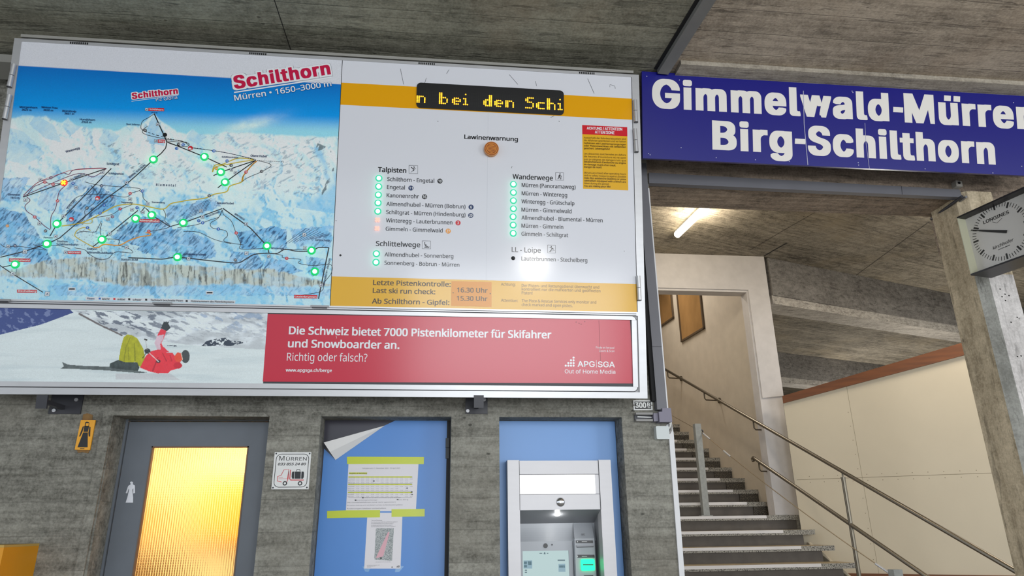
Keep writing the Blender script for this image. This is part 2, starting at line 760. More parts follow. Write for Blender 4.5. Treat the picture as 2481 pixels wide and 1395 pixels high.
def ink_sheet(name, pl, u0, v0, u1, v1, h, nx, ny, paint, mat, parent):
    """A printed sheet: a fine grid whose ink colour layer is computed by `paint`."""
    us = np.linspace(u0, u1, nx + 1)
    vv = np.linspace(v0, v1, ny + 1)
    U, V = np.meshgrid(us, vv)
    P = pl.o + U[..., None] * pl.u + V[..., None] * pl.v + pl.n * h
    x, y = project(P)
    col = np.clip(paint(x, y), 0, 0.9)
    me = bpy.data.meshes.new(name)
    nv = (nx + 1) * (ny + 1)
    nf = nx * ny
    me.vertices.add(nv)
    o0 = WLOC[parent.name]
    me.vertices.foreach_set('co', (P.reshape(-1, 3) - o0).astype(np.float32).ravel())
    i = np.arange(nf)
    base = (i // nx) * (nx + 1) + i % nx
    idx = np.stack([base, base + 1, base + nx + 2, base + nx + 1], 1).astype(np.int32)
    me.loops.add(nf * 4)
    me.loops.foreach_set('vertex_index', idx.ravel())
    me.polygons.add(nf)
    me.polygons.foreach_set('loop_start', (i * 4).astype(np.int32))
    me.update(calc_edges=True)
    ca = me.color_attributes.new('ink', 'FLOAT_COLOR', 'POINT')
    rgba_ = np.ones((nv, 4), np.float32)
    rgba_[:, :3] = col.reshape(-1, 3)
    ca.data.foreach_set('color', rgba_.ravel())
    me.materials.append(mat)
    o = bpy.data.objects.new(name, me)
    COL.objects.link(o)
    o.parent = parent
    WLOC[o.name] = o0
    return o


# ------------------------------------------------------------------ the setting
YW = 4.5            # face of the main wall
YD = 4.68           # face of doors and infill in their recesses
ZC = 4.62           # hall ceiling in front of the wall
ZH = 5.10           # ceiling of the stair hall
WP = Plane((0, YW, 0), (1, 0, 0), (0, 0, 1))
DP = Plane((0, YD, 0), (1, 0, 0), (0, 0, 1))

M_WALL = concrete('wall_concrete', (160, 158, 148), (86, 84, 77), 2, board=0.19, streak=0.7, along=0, line=0.28, grain=1.0, blotch=(128, 122, 110), fleck=0.4)
M_CEIL = concrete('ceiling_concrete', (160, 158, 142), (98, 96, 84), 1, board=0.21, streak=0.6, along=0, line=0.5, blotch=(150, 132, 110))
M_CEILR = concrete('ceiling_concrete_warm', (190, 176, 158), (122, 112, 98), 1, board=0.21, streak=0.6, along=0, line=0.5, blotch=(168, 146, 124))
M_CEIL2 = concrete('ceiling_edge_concrete', (178, 170, 156), (128, 120, 108), 1, board=0.4, streak=0.7, along=0, line=0.3)
M_LINT = concrete('lintel_concrete', (178, 160, 142), (106, 95, 84), 1, board=0.22, along=0, line=0.5)
M_HALL = concrete('hall_concrete', (166, 157, 140), (84, 78, 68), 1, rot=0.335, board=0.16, streak=1.0, along=0, line=0.5, blotch=(160, 146, 120))
M_COLM = concrete('column_concrete', (214, 198, 170), (148, 134, 110), 0, board=0.17, streak=0.5, along=2, line=0.35, pits=1.1)
M_COLW = concrete('whitewashed_concrete', (226, 222, 220), (176, 172, 170), 0, board=0.3, streak=0.5, along=2, line=0.2, pits=1.2)
M_COLG = concrete('grey_green_concrete', (178, 178, 172), (132, 132, 126), 0, board=0.3, streak=0.5, along=2, line=0.1)
M_BEAMC = concrete('beam_concrete', (140, 136, 130), (86, 82, 78), 2, board=0.3, streak=0.7, along=0, line=0.3)
M_SPALL = concrete('worn_edge_concrete', (196, 190, 180), (128, 122, 114), 2, board=0.5, streak=1.2, along=0, line=0.1)
M_WHITE = flat('white_painted_concrete', (206, 201, 198), 0.7, noise=0.05, nscale=9, bump=0.08)
M_BEIGE = flat('beige_plaster', (204, 194, 178), 0.75, noise=0.05, nscale=6, bump=0.06)
M_PANEL = flat('cream_board', (208, 196, 172), 0.6, noise=0.025, nscale=2)
M_FLOOR = flat('floor_concrete', (150, 148, 144), 0.8, noise=0.1, nscale=5)

mb = MB()
mb.box((-9, -9, -0.2), (18, 23, 0.0), M_FLOOR)
structure(mb, 'floor')

# main wall with three recesses
xt0, xt1 = onY(277.5, 1007.4, YW)[0], onY(653, 1010.6, YW)[0]
xn0, xn1 = onY(778, 1008, YW)[0], onY(1093.6, 1007, YW)[0]
xa0, xa1 = onY(1209.5, 1010, YW)[0], onY(1506, 1008, YW)[0]
XE = onY(1619, 1000, YW)[0]
ZO = 2.215
TW = 4.85
mb = MB()
mb.box((-9, YW, ZO), (XE, TW, ZC), M_WALL)
for a, b in ((-9, xt0), (xt1, xn0), (xn1, xa0), (xa1, XE)):
    mb.box((a, YW, 0), (b, TW, ZO), M_WALL)
structure(mb, 'wall_back')

# raised concrete casing around the restroom recess
mb = MB()
for poly in ([(255, 995), (277.5, 1007.4), (204, 1395), (182, 1395)], [(255, 995), (640, 1000), (653, 1010), (277.5, 1007.4)]):
    mb.pprism(WP, poly, 0.0005, 0.018, M_WALL)
structure(mb, 'trim_1')

# ceiling of the front hall
mb = MB()
xjn = lambda y: 1.62 - (y - 4.0) * 0.08
mb.raw([(-9, -2.6, ZC), (xjn(-2.6), -2.6, ZC), (xjn(TW), TW, ZC), (-9, TW, ZC), (-9, -2.6, ZC + .3), (xjn(-2.6), -2.6, ZC + .3), (xjn(TW), TW, ZC + .3), (-9, TW, ZC + .3)],
       [[3, 2, 1, 0], [4, 5, 6, 7], [0, 1, 5, 4], [1, 2, 6, 5], [2, 3, 7, 6], [3, 0, 4, 7]], M_CEIL)
structure(mb, 'ceiling')
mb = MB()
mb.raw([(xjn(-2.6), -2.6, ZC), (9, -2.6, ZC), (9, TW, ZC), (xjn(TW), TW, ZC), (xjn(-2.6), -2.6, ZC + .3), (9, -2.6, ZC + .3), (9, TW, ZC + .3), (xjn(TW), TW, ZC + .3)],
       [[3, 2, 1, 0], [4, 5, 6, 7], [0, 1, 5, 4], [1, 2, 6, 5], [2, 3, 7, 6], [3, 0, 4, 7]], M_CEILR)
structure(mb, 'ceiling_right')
mb = MB()
a = onZ(1650, 154, 4.59)
mb.box((a[0], a[1], 4.585), (9, YW, ZC - 0.001), M_CEIL2)
structure(mb, 'ceiling_edge')
# lintel above the stair opening and the wall beside it
XO = onX(2333, 477, 4.14)[0]
mb = MB()
mb.box((XE, YW, 3.97), (XO, 4.88, ZH), M_LINT)
structure(mb, 'lintel')
mb = MB()
mb.box((XO, YW + 0.02, 3.62), (9, 4.88, ZH), M_LINT)
structure(mb, 'wall_front')
# column
x2 = onY(2458, 678, 4.46)[0]
mb = MB()
plan = [(4.09, 4.80), (4.09, 4.52), (4.15, 4.46), (x2, 4.46), (x2, 4.80)]
mb.raw([(x, y, 0) for x, y in plan] + [(x, y, 4.0) for x, y in plan], [[0, 1, 6, 5], [3, 4, 9, 8], [4, 0, 5, 9], [4, 3, 2, 1, 0], [5, 6, 7, 8, 9]], M_COLM)
mb.raw([(x, y, z_) for z_ in (0, 3.3) for x, y in plan[1:4]], [[0, 1, 4, 3]], M_COLG)
mb.raw([(x, y, z_) for z_ in (0, 3.3) for x, y in plan[1:4]], [[1, 2, 5, 4]], M_COLW)
mb.raw([(x, y, z_) for z_ in (3.3, 4.0) for x, y in plan[1:4]], [[0, 1, 4, 3], [1, 2, 5, 4]], M_COLM)
for x_, z_ in ((4.22, 3.18), (4.25, 3.14), (4.22, 3.12), (4.28, 3.13), (4.24, 3.09), (4.24, 2.92), (4.30, 2.96), (4.22, 2.66), (4.25, 2.665), (4.30, 2.66), (4.29, 2.4), (4.24, 2.36), (4.30, 2.3), (4.33, 2.1), (4.24, 1.98), (4.31, 1.9), (4.27, 1.7)):
    mb.disc(Plane((0, 4.46, 0), (1, 0, 0), (0, 0, 1)), x_, z_, 0.006, 0.0006, flat('bolt_hole', (34, 32, 30), 0.9), 10)
structure(mb, 'column')

# stair hall: ceiling, far walls
mb = MB()
mb.box((1.0, 4.88, ZH), (18, 8.66, ZH + 0.3), M_HALL)
mb.box((4.45, 8.66, ZH), (18, 23, ZH + 0.3), M_HALL)
structure(mb, 'ceiling_stair_hall')
mb = MB()
mb.box((4.6, 22.6, 0), (18, 23, ZH), M_HALL)
mb.box((15.0, 4.88, 0), (15.3, 22.6, ZH), M_HALL)
structure(mb, 'wall_far')
# joints and thin cables on the stair hall ceiling
CPl = Plane((0, 0, ZH), (1, 0, 0), (0, -1, 0))
for pts_, w_, c_ in (([(1851, 620), (1880, 603), (1907, 588)], 0.022, (26, 24, 22)), ([(1816, 606), (1900, 557), (1990, 505)], 0.008, (66, 56, 46)), ([(2064, 674), (2150, 611), (2251, 537)], 0.010, (60, 54, 46)), ([(2052, 566), (2150, 546), (2256, 527)], 0.008, (168, 162, 150))):
    mb = MB()
    mb.ribbon(CPl, [(onZ(x, y, ZH)[0], -onZ(x, y, ZH)[1]) for x, y in pts_], w_, 0.002, flat('joint_%d_%d' % (c_[0], pts_[0][0]), c_, 0.8))
    structure(mb, 'ceiling_joint')
# oblique ceiling beams
bd = np.array([math.cos(0.335), math.sin(0.335), 0])
bp_ = onZ(1860, 624, ZH)
bn = np.array([-bd[1], bd[0], 0])
for k, (off, drop) in enumerate(((0.0, 0.68), (4.25, 0.68), (8.3, 0.75))):
    pl = Plane(bp_ + bn * off, bd, (0, 0, 1))
    u0 = 0.0 if k == 0 else 0.36 * off + 0.1
    mb = MB()
    mb.rect(pl, u0, -drop + 0.12, 11, 0.0, -0.45, 0.0, M_BEAMC)
    b_ = structure(mb, 'ceiling_beam')
    mb = MB()
    mb.prism(pl, [(u0, -drop), (11, -drop), (11, -drop + 0.12), (u0, -drop + 0.12)], -0.40, -0.02, M_SPALL)
    mb.build('beam_edge', b_)

# white portal of the stairwell
YF = 8.64
mb = MB()
xj = onY(1808, 704.7, YF)[0]
xo = onY(1847, 619.5, YF)[0]
zt = onY(1605, 703, YF)[2]
mb.box((1.0, YF, zt), (xo, YF + 0.18, ZH), M_WHITE)
mb.box((xj, YF, 1.615), (xo, YF + 0.18, zt), M_WHITE)
mb.box((1.0, YF, 0.0), (2.2, YF + 0.18, zt), M_WHITE)
zs = onY(1870, 962, YF - 0.02)[2]
mb.prism(Plane((0, YF, 0), (1, 0, 0), (0, 0, 1)), [(xj + 0.025, zs - 0.01), (xo + 0.01, zs + 0.02), (xo + 0.01, ZH), (1.0, ZH), (1.0, zt + 0.03), (xj + 0.025, zt + 0.03)], 0.0, 0.02, M_WHITE)
structure(mb, 'wall_portal')

# stairwell walls; stair geometry
SX, SPH, SY, SZ, ST, SR = 4.442, 0.0785, 8.60, 1.613, 0.33, 0.17
SDX = 0.10
mb = MB()
wx = lambda y: SX - math.tan(SPH) * (y - SY)
mb.raw([(wx(8.78), 8.78, 0), (wx(15), 15, 0), (wx(15) + 0.3, 15, 0), (wx(8.78) + 0.12, 8.78, 0),
        (wx(8.78), 8.78, 7), (wx(15), 15, 7), (wx(15) + 0.3, 15, 7), (wx(8.78) + 0.12, 8.78, 7)],
       [[3, 2, 1, 0], [4, 5, 6, 7], [1, 5, 4, 0], [2, 6, 5, 1], [3, 7, 6, 2], [0, 4, 7, 3]], M_BEIGE)
structure(mb, 'wall_right')
mb = MB()
mb.box((2.0, 8.78, 0), (2.2, 15, 7), M_BEIGE)
structure(mb, 'wall_left')
mb = MB()
mb.box((2.0, 15, 0), (4.8, 15.2, 7), M_BEIGE)
structure(mb, 'wall_stairwell_end')
mb = MB()
mb.box((2.0, 8.78, 7), (5.2, 15.2, 7.2), M_WHITE)
mb.box((2.0, 8.70, ZH + 0.3), (5.2, 8.78, 7.0), M_WHITE)
structure(mb, 'ceiling_stairwell')

# oblique cream partition with a sloping timber edge
pa = np.array([4.5, 8.4, 0])
pdv = np.array([math.cos(math.radians(-31)), math.sin(math.radians(-31)), 0])
PP = Plane(pa, pdv, (0, 0, 1))
M_TIMBER = flat('red_brown_timber', (112, 64, 28), 0.5, noise=0.22, nscale=3, stretch=(1, 1, 9), bump=0.1)
lo0, lo1 = PP.uv(1901.5, 977), PP.uv(2344, 859)
hi0, hi1 = PP.uv(1896, 960), PP.uv(2336, 829.5)
ext = lambda a, b, t: a + (b - a) * t
lo2, hi2 = ext(lo0, lo1, 1.7), ext(hi0, hi1, 1.7)
mb = MB()
mb.prism(PP, [(-0.03, 0), (lo2[0], 0), tuple(lo2), (-0.03, lo0[1])], -0.05, 0.0, M_PANEL)
part = structure(mb, 'partition')
mb = MB()
mb.prism(PP, [(-0.03, lo0[1]), tuple(lo2), (lo2[0], hi2[1]), (-0.03, hi0[1])], -0.06, 0.03, M_TIMBER)
mb.build('timber_edge', part, label='red brown timber edge')
mb = MB()
M_SEAM = flat('board_joint', (140, 128, 104), 0.8)
mb.rect(PP, 0, 2.025, 3.4, 2.030, -0.02, 0.0006, M_SEAM)
u = PP.uv(2055, 960)[0]
mb.rect(PP, u, 0.2, u + 0.003, PP.uv(2055, 930)[1], -0.02, 0.0006, M_SEAM)
for i in range(16):
    for dv in (-0.035, 0.035):
        mb.disc(PP, 0.15 + 0.16 * i, 2.0275 + dv, 0.005, 0.001, M_SEAM, 8)
for i in range(14):
    mb.disc(PP, u - 0.03, 0.6 + 0.17 * i, 0.005, 0.001, M_SEAM, 8)
mb.build('joint', part)
mb = MB()
mb.rect(PP, 0.2, 0.0, 3.4, PP.uv(2110, 1389)[1], 0.0, 0.02, M_TIMBER)
mb.build('skirting', part, label='red brown timber skirting')

# restroom seen through the door glass
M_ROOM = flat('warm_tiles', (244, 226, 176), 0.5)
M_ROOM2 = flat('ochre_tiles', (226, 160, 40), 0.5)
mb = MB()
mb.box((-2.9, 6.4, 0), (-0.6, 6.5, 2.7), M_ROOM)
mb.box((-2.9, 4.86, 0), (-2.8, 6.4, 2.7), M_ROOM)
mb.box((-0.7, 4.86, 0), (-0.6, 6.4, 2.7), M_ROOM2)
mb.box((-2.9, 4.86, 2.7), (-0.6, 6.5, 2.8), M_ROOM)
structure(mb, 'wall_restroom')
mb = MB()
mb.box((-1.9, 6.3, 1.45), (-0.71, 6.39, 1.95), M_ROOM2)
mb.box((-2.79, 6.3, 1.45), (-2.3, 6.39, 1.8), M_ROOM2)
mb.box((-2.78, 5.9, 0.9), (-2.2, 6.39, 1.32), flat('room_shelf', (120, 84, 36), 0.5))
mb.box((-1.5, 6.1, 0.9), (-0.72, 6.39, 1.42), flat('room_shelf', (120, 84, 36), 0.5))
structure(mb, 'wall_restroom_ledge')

# ------------------------------------------------------------------ doors and infill in the recesses
M_DGREY = flat('grey_door_paint', (104, 110, 118), 0.45, noise=0.05, nscale=7)
M_DGREY2 = flat('dark_grey_frame', (70, 72, 74), 0.5)
M_BLACKG = flat('dark_gap_shadow', (22, 22, 24), 0.8)


def glass_mat():
    m, N, L, b = new_mat('ribbed_door_glass')
    b.inputs['Base Color'].default_value = (1.0, 0.93, 0.78, 1)
    b.inputs['Roughness'].default_value = 0.27
    b.inputs['Transmission Weight'].default_value = 1.0
    b.inputs['IOR'].default_value = 1.25
    g = N.new('ShaderNodeNewGeometry')
    s = N.new('ShaderNodeSeparateXYZ')
    L.new(g.outputs['Position'], s.inputs[0])
    outs = []
    for ax in (0, 2):
        a = N.new('ShaderNodeMath')
        a.operation = 'MULTIPLY'
        a.inputs[1].default_value = 2 * math.pi / 0.0145
        L.new(s.outputs[ax], a.inputs[0])
        c = N.new('ShaderNodeMath')
        c.operation = 'SINE'
        L.new(a.outputs[0], c.inputs[0])
        outs.append(c.outputs[0])
    ad = N.new('ShaderNodeMath')
    ad.operation = 'ADD'
    L.new(outs[0], ad.inputs[0])
    L.new(outs[1], ad.inputs[1])
    bp = N.new('ShaderNodeBump')
    bp.inputs['Strength'].default_value = 0.5
    bp.inputs['Distance'].default_value = 0.004
    L.new(ad.outputs[0], bp.inputs['Height'])
    L.new(bp.outputs[0], b.inputs['Normal'])
    return m


M_GLASS = glass_mat()
dl, dr = DP.uv(314, 1021.5)[0], DP.uv(652.6, 1023)[0]
zt_ = DP.uv(480, 1022)[1]
gl, gt = DP.uv(368.4, 1080.8)
gr = DP.uv(603, 1080.8)[0]
mb = MB()
for u0, v0, u1, v1 in ((dl, 0.05, gl, zt_), (gr, 0.05, dr, zt_), (gl, gt, gr, zt_), (gl, 0.05, gr, 0.75)):
    mb.rect(DP, u0, v0, u1, v1, -0.05, 0.0, M_DGREY)
door1 = structure(mb, 'door_1')
mb = MB()
mb.rect(DP, gl, 0.75, gr, gt, -0.035, -0.025, M_GLASS)
mb.build('glass_pane', door1, label='ribbed amber-lit glass pane')
mb = MB()
for u0, v0, u1, v1 in ((gl, 0.75, gl + 0.008, gt), (gr - 0.008, 0.75, gr, gt), (gl, gt - 0.008, gr, gt)):
    mb.rect(DP, u0, v0, u1, v1, -0.024, 0.004, flat('brass_bead', (120, 92, 70), 0.5))
mb.build('glazing_bead', door1)
mb = MB()
mb.rect(DP, xt0 + 0.001, 0.0, dl - 0.004, ZO, -0.06, 0.012, M_DGREY)
mb.rect(DP, dr + 0.003, 0.0, xt1 - 0.001, ZO, -0.06, 0.012, M_DGREY2)
mb.rect(DP, dl - 0.004, zt_ + 0.004, dr + 0.003, ZO - 0.001, -0.06, 0.006, M_DGREY2)
mb.build('door_frame', door1)

# door covered with blue film, one corner peeled
M_FILM = flat('blue_film', (72, 134, 208), 0.35, noise=0.03, nscale=2)
M_FILM2 = flat('blue_film_infill', (120, 166, 226), 0.4, noise=0.02, nscale=2)
M_DOORDK = flat('dark_door_glass', (58, 56, 66), 0.2)
nl, nr = DP.uv(787, 1017)[0], DP.uv(1084, 1017)[0]
nt = DP.uv(930, 1015.5)[1]
mb = MB()
mb.rect(DP, nl, 0.0, nr, nt, -0.04, 0.0, M_DOORDK)
door2 = structure(mb, 'door_2')
mb = MB()
fl = [(787, 1017 + 1), (1084, 1017), (1076.4, 1395)]
mb.prism(DP, [(nr - 0.002, 0.06), (nr - 0.002, nt - 0.004), tuple(DP.uv(960, 1017.5)), tuple(DP.uv(930, 1031.5)), tuple(DP.uv(813.5, 1113.5)), tuple(DP.uv(785.5, 1087)), (nl + 0.002, 0.06)], 0.0004, 0.0012, M_FILM)
mb.build('blue_film', door2, label='glossy blue film')
mb = MB()
M_FLAP = flat('film_backing', (232, 230, 228), 0.4)
A_, B_, C_ = DP.uv(788.7, 1075), DP.uv(932, 1031), DP.uv(813, 1114)
steps = 10
prev = None
for i in range(steps + 1):
    t = i / steps
    a1 = B_ + (A_ - B_) * t
    c1 = B_ + (C_ - B_) * t
    row = [DP.at(*c1, 0.003), DP.at(*(c1 * 0.55 + a1 * 0.45), 0.003 + 0.05 * t), DP.at(*a1, 0.004 + 0.075 * t)]
    if prev:
        for k in range(2):
            mb.face([prev[k], row[k], row[k + 1], prev[k + 1]], M_FLAP, True)
    prev = row
mb.build('peeled_corner', door2, label='peeled film corner curling down, white on its back')
mb = MB()
mb.rect(DP, xn0 + 0.001, 0.0, nl - 0.003, ZO, -0.06, 0.014, M_DGREY2)
mb.rect(DP, nr - 0.002, 0.0, xn1 - 0.001, ZO, -0.06, 0.004, flat('black_frame', (38, 36, 36), 0.6))
mb.rect(DP, nl - 0.003, nt + 0.002, nr + 0.002, ZO - 0.001, -0.06, 0.006, M_DGREY2)
mb.build('door_frame', door2)
mb = MB()
for a, b in (((1080, 1062), (1088, 1085)), ((1080, 1086), (1088, 1111))):
    p, q = DP.uv(*a), DP.uv(*b)
    mb.rect(DP, p[0], q[1], q[0], p[1], 0.002, 0.02, M_DGREY2)
mb.build('hinge', door2)

# blue infill round the cash machine
mb = MB()
al, ar = xa0 + 0.002, DP.uv(1489, 1016)[0]
at_ = DP.uv(1300, 1014.5)[1]
ml, mr_ = DP.uv(1232, 1116)[0] + 0.01, DP.uv(1477, 1116)[0] - 0.01
mt = DP.uv(1300, 1120)[1]
mb.rect(DP, al, mt, ar, at_, -0.03, 0.0, M_FILM2)
mb.rect(DP, al, 0.0, ml, mt, -0.03, 0.0, M_FILM2)
mb.rect(DP, mr_, 0.0, ar, mt, -0.03, 0.0, M_FILM2)
structure(mb, 'wall_infill')
mb = MB()
M_BLKFR = flat('black_frame', (38, 36, 36), 0.6)
mb.rect(DP, ar, 0.0, xa1 - 0.001, ZO - 0.002, -0.03, 0.01, M_BLKFR)
mb.rect(DP, al, at_, ar, ZO - 0.002, -0.03, 0.01, M_BLKFR)
structure(mb, 'trim_2')

# gray metal cover over the ceiling joint
M_STEEL = flat('galvanised_grey', (118, 118, 116), 0.5, noise=0.06, nscale=10)
zb = 4.575
p0, p1 = onZ(1593, 178, zb), onZ(1703, 0, zb)
q0, q1 = onZ(1619, 181, zb), onZ(1739, 0, zb)
d0, d1 = p1 - p0, q1 - q0
e0, e1 = p0 + d0 * 6, q0 + d0 * 6 + (d1 - d0)
mb = MB()
bot = [p0, q0, q0 + d0 * 6, p0 + d0 * 6]
top = [np.array([v[0], v[1], ZC - 0.001]) for v in bot]
mb.raw(bot + top, [[0, 1, 2, 3], [7, 6, 5, 4], [0, 4, 5, 1], [1, 5, 6, 2], [2, 6, 7, 3], [3, 7, 4, 0]], M_STEEL)
structure(mb, 'trim_3')
mb = MB()
sh = np.array([-0.022, 0, 0])
bot = [p0 + sh, p0, p0 + d0 * 6, p0 + d0 * 6 + sh]
bot = [np.array([v[0], v[1], ZC - 0.012]) for v in bot]
top = [np.array([v[0], v[1], ZC - 0.001]) for v in bot]
mb.raw(bot + top, [[0, 1, 2, 3], [7, 6, 5, 4], [0, 4, 5, 1], [1, 5, 6, 2], [2, 6, 7, 3], [3, 7, 4, 0]], M_BLACKG)  # black strip painting the shadow along the left of the metal cover
structure(mb, 'joint_shadow')
mb = MB()
e = 0.012
pl = Plane((0, 0, ZC), (1, 0, 0), (0, -1, 0))
mb.ribbon(pl, [(-1.05, -4.3), (-1.03, -4.02), (-1.035, -3.8), (-1.04, -3.55), (-1.06, -3.2), (-1.05, -2.6)], 0.006, 0.0008, flat('crack', (40, 38, 34), 0.9))
structure(mb, 'ceiling_crack')

for nm_, lb_, ct_ in (('door_1', 'grey restroom door with a ribbed amber-lit glass pane', 'door'), ('door_2', 'door covered in blue film with its upper left corner peeled', 'door'), ('column', 'concrete column at the side of the stair opening, whitewashed on its front', 'column'),
                      ('partition', 'cream board partition with a sloping red brown timber edge', 'partition'), ('wall_portal', 'white painted concrete portal of the stairwell', 'wall'), ('wall_infill', 'pale blue infill panel round the cash machine', 'panel')):
    tag(bpy.data.objects[nm_], lb_, ct_)
# ------------------------------------------------------------------ the piste information board
TILT = math.radians(9.467)
BO = onY(800, 960, 4.25)
BP = Plane(BO, (1, 0, 0), (0, -math.sin(TILT), math.cos(TILT)))
M_ALU = flat('brushed_aluminium', (196, 196, 198), 0.38, metal=0.55, noise=0.03, nscale=30, stretch=(0.3, 1, 1))
M_ALU2 = flat('aluminium_edge', (150, 150, 152), 0.45, metal=0.5)
M_PRINTW = flat('gloss_white_print', (220, 221, 228), 0.14)
M_YEL = flat('gloss_yellow_print', (232, 164, 10), 0.14)
M_YEL2 = flat('gloss_yellow_band', (230, 176, 40), 0.14)
M_INK = flat('black_ink', (22, 22, 26), 0.2)
M_INKG = flat('grey_ink', (48, 48, 54), 0.2)
M_INKN = flat('navy_ink', (18, 44, 92), 0.2)
M_INKB = flat('brown_ink', (120, 88, 30), 0.2)
M_WINK = flat('white_ink', (232, 234, 238), 0.2)
M_RED = flat('red_ink', (206, 30, 44), 0.2)
M_CRIM = flat('crimson_ink', (196, 24, 70), 0.2)
M_BLUEI = flat('blue_ink', (30, 104, 190), 0.2)
M_ORNG = flat('orange_ink', (232, 150, 30), 0.2)
M_OLIVE = flat('olive_yellow_ink', (206, 180, 50), 0.2)
M_PURP = flat('plum_ink', (110, 50, 90), 0.2)
M_BLK = flat('black_plastic', (14, 14, 16), 0.35)
M_DKST = flat('dark_steel', (56, 56, 62), 0.45)

uL = BP.uv(29, 135)[0]
uR = BP.uv(1569, 962)[0]
vB = BP.uv(800, 960)[1]
vT = BP.uv(800, 137)[1]
base = BP.at((uL + uR) / 2, vB)
board = thing('piste_board', tuple(base), 'large tilted ski piste information board in an aluminium housing above the doors', 'information board')

pmT = BP.uv(300, 114.5)[1]
pmB = BP.uv(1250, 749.8)[1]
pmL = BP.uv(48, 130)[0]
pmD = BP.uv(814, 450)[0]
pmR = BP.uv(1538, 470)[0]
aT = BP.uv(1000, 765)[1]
aB = BP.uv(1000, 932)[1]
aL = uL + 0.03

mb = MB()
mb.rect(BP, uL, vB, uR, vT, -0.12, -0.012, M_ALU2)
for u0, v0, u1, v1 in ((uL, vB, pmL, vT), (pmR, vB, uR, vT), (pmL, pmT, pmR, vT), (pmL, aT + 0.028, pmR, pmB), (pmL, vB, pmR, aB - 0.035)):
    mb.rect(BP, u0, v0, u1, v1, -0.012, 0.0, M_ALU)
# shadow grooves of the profile
for v in (pmB - 0.021, aT + 0.043):
    mb.rect(BP, pmL, v - 0.004, pmR - 0.01, v, -0.01, 0.0006, M_DKST)
mb.build('housing', board, label='aluminium housing')
# top rail and its holders
mb = MB()
rT, rB = BP.uv(800, 127)[1], BP.uv(800, 133.5)[1]
u0, u1 = BP.uv(50, 86)[0], BP.uv(1535, 178)[0]
mb.rect(BP, u0, rB, u1, rT, -0.10, 0.0, flat('rail_paint', (150, 148, 142), 0.5))
mb.build('top_rail', board)
for x in (75, 455, 815, 1160, 1500):
    mb = MB()
    u = BP.uv(x, 100 + 0.057 * x)[0]
    mb.rect(BP, u - 0.03, vT - 0.002, u + 0.03, rB + 0.002, -0.09, -0.02, M_ALU2)
    mb.build('rail_holder', board)
# ventilation slots
for x in (191, 624, 1033, 1421):
    mb = MB()
    u = BP.uv(x, 103 + 0.06 * (x - 191))[0]
    vm = (pmT + vT) / 2
    for i in range(9):
        mb.rect(BP, u - 0.052 + i * 0.0125, vm - 0.007, u - 0.044 + i * 0.0125, vm + 0.007, 0.0, 0.001, M_BLK)
    mb.build('vent', board)
# hinges
for pts in (((37, 158), (25, 212)), ((26, 232), (14, 290)), ((1537, 244), (1540, 297)), ((1537, 314), (1541, 369)), ((1545, 669), (1548, 727))):
    mb = MB()
    p, q = BP.px(*pts[0], 0.012), BP.px(*pts[1], 0.012)
    mid = (p + q) / 2
    d = (q - p) / np.linalg.norm(q - p)
    mb.tube([p, mid - d * 0.002], 0.014, M_ALU, 12)
    mb.tube([mid + d * 0.002, q], 0.014, M_ALU, 12)
    mb.tube([q, q + d * 0.004], 0.0145, M_DKST, 12)
    mb.build('hinge', board)
# latches under the panels
for x, y in ((2, 727), (394, 734.5), (775, 742)):
    mb = MB()
    u, v = BP.uv(x, y)
    mb.rect(BP, u - 0.055, v - 0.008, u + 0.055, v + 0.006, 0.0, 0.012, M_ALU2)
    mb.rect(BP, u - 0.045, v - 0.012, u + 0.045, v - 0.006, 0.0, 0.016, M_DKST)
    mb.build('latch', board)
# steel brackets carrying the board on the wall
for k, (x0, x1, y1) in enumerate(((128, 196, 1003), (1128, 1181, 1003))):
    mb = MB()
    p, q = WP.uv(x0, 957), WP.uv(x1, y1)
    mb.rect(WP, p[0], q[1], q[0], p[1] + 0.04, 0.0, 0.012, M_DKST)
    for bx, by in (((x0 + 6, 995) if k == 0 else (x0 + 5, 996)), ((x1 - 8, 969))):
        b = WP.uv(bx, by)
        mb.puck(WP, b[0], b[1], 0.011, 0.012, 0.02, M_ALU, 12)
    cx = 105 if k == 0 else 1160
    c0 = BP.uv(cx, 962)
    tip = BP.at(c0[0], c0[1] - 0.05, -0.02)
    cu = tip[0]
    gx = cu
    # arm from wall plate to the clip on the board's lower edge
    mb.box((cu - 0.012, 4.27, tip[2] + 0.012), (cu + 0.012, 4.5, tip[2] + 0.036), M_DKST)
    
    mb.rect(BP, c0[0] - 0.03, c0[1] - 0.065, c0[0] + 0.03, c0[1] + 0.012, 0.0, 0.014, M_DKST)
    mb.build('mounting_bracket', board, label='dark steel bracket')
# bar stub by the upper left corner
mb = MB()
p = onY(-30, 176, 4.42)
mb.box((p[0], 4.2, p[2] - 0.06), (BP.at(uL, vT, 0)[0] + 0.03, 4.40, p[2]), flat('rail_paint', (150, 148, 142), 0.5))
mb.build('mounting_bar', board)

# --- the piste map
def inkc(c, ref=(196, 199, 206)):
    return lin(c) / lin(ref) * 0.84


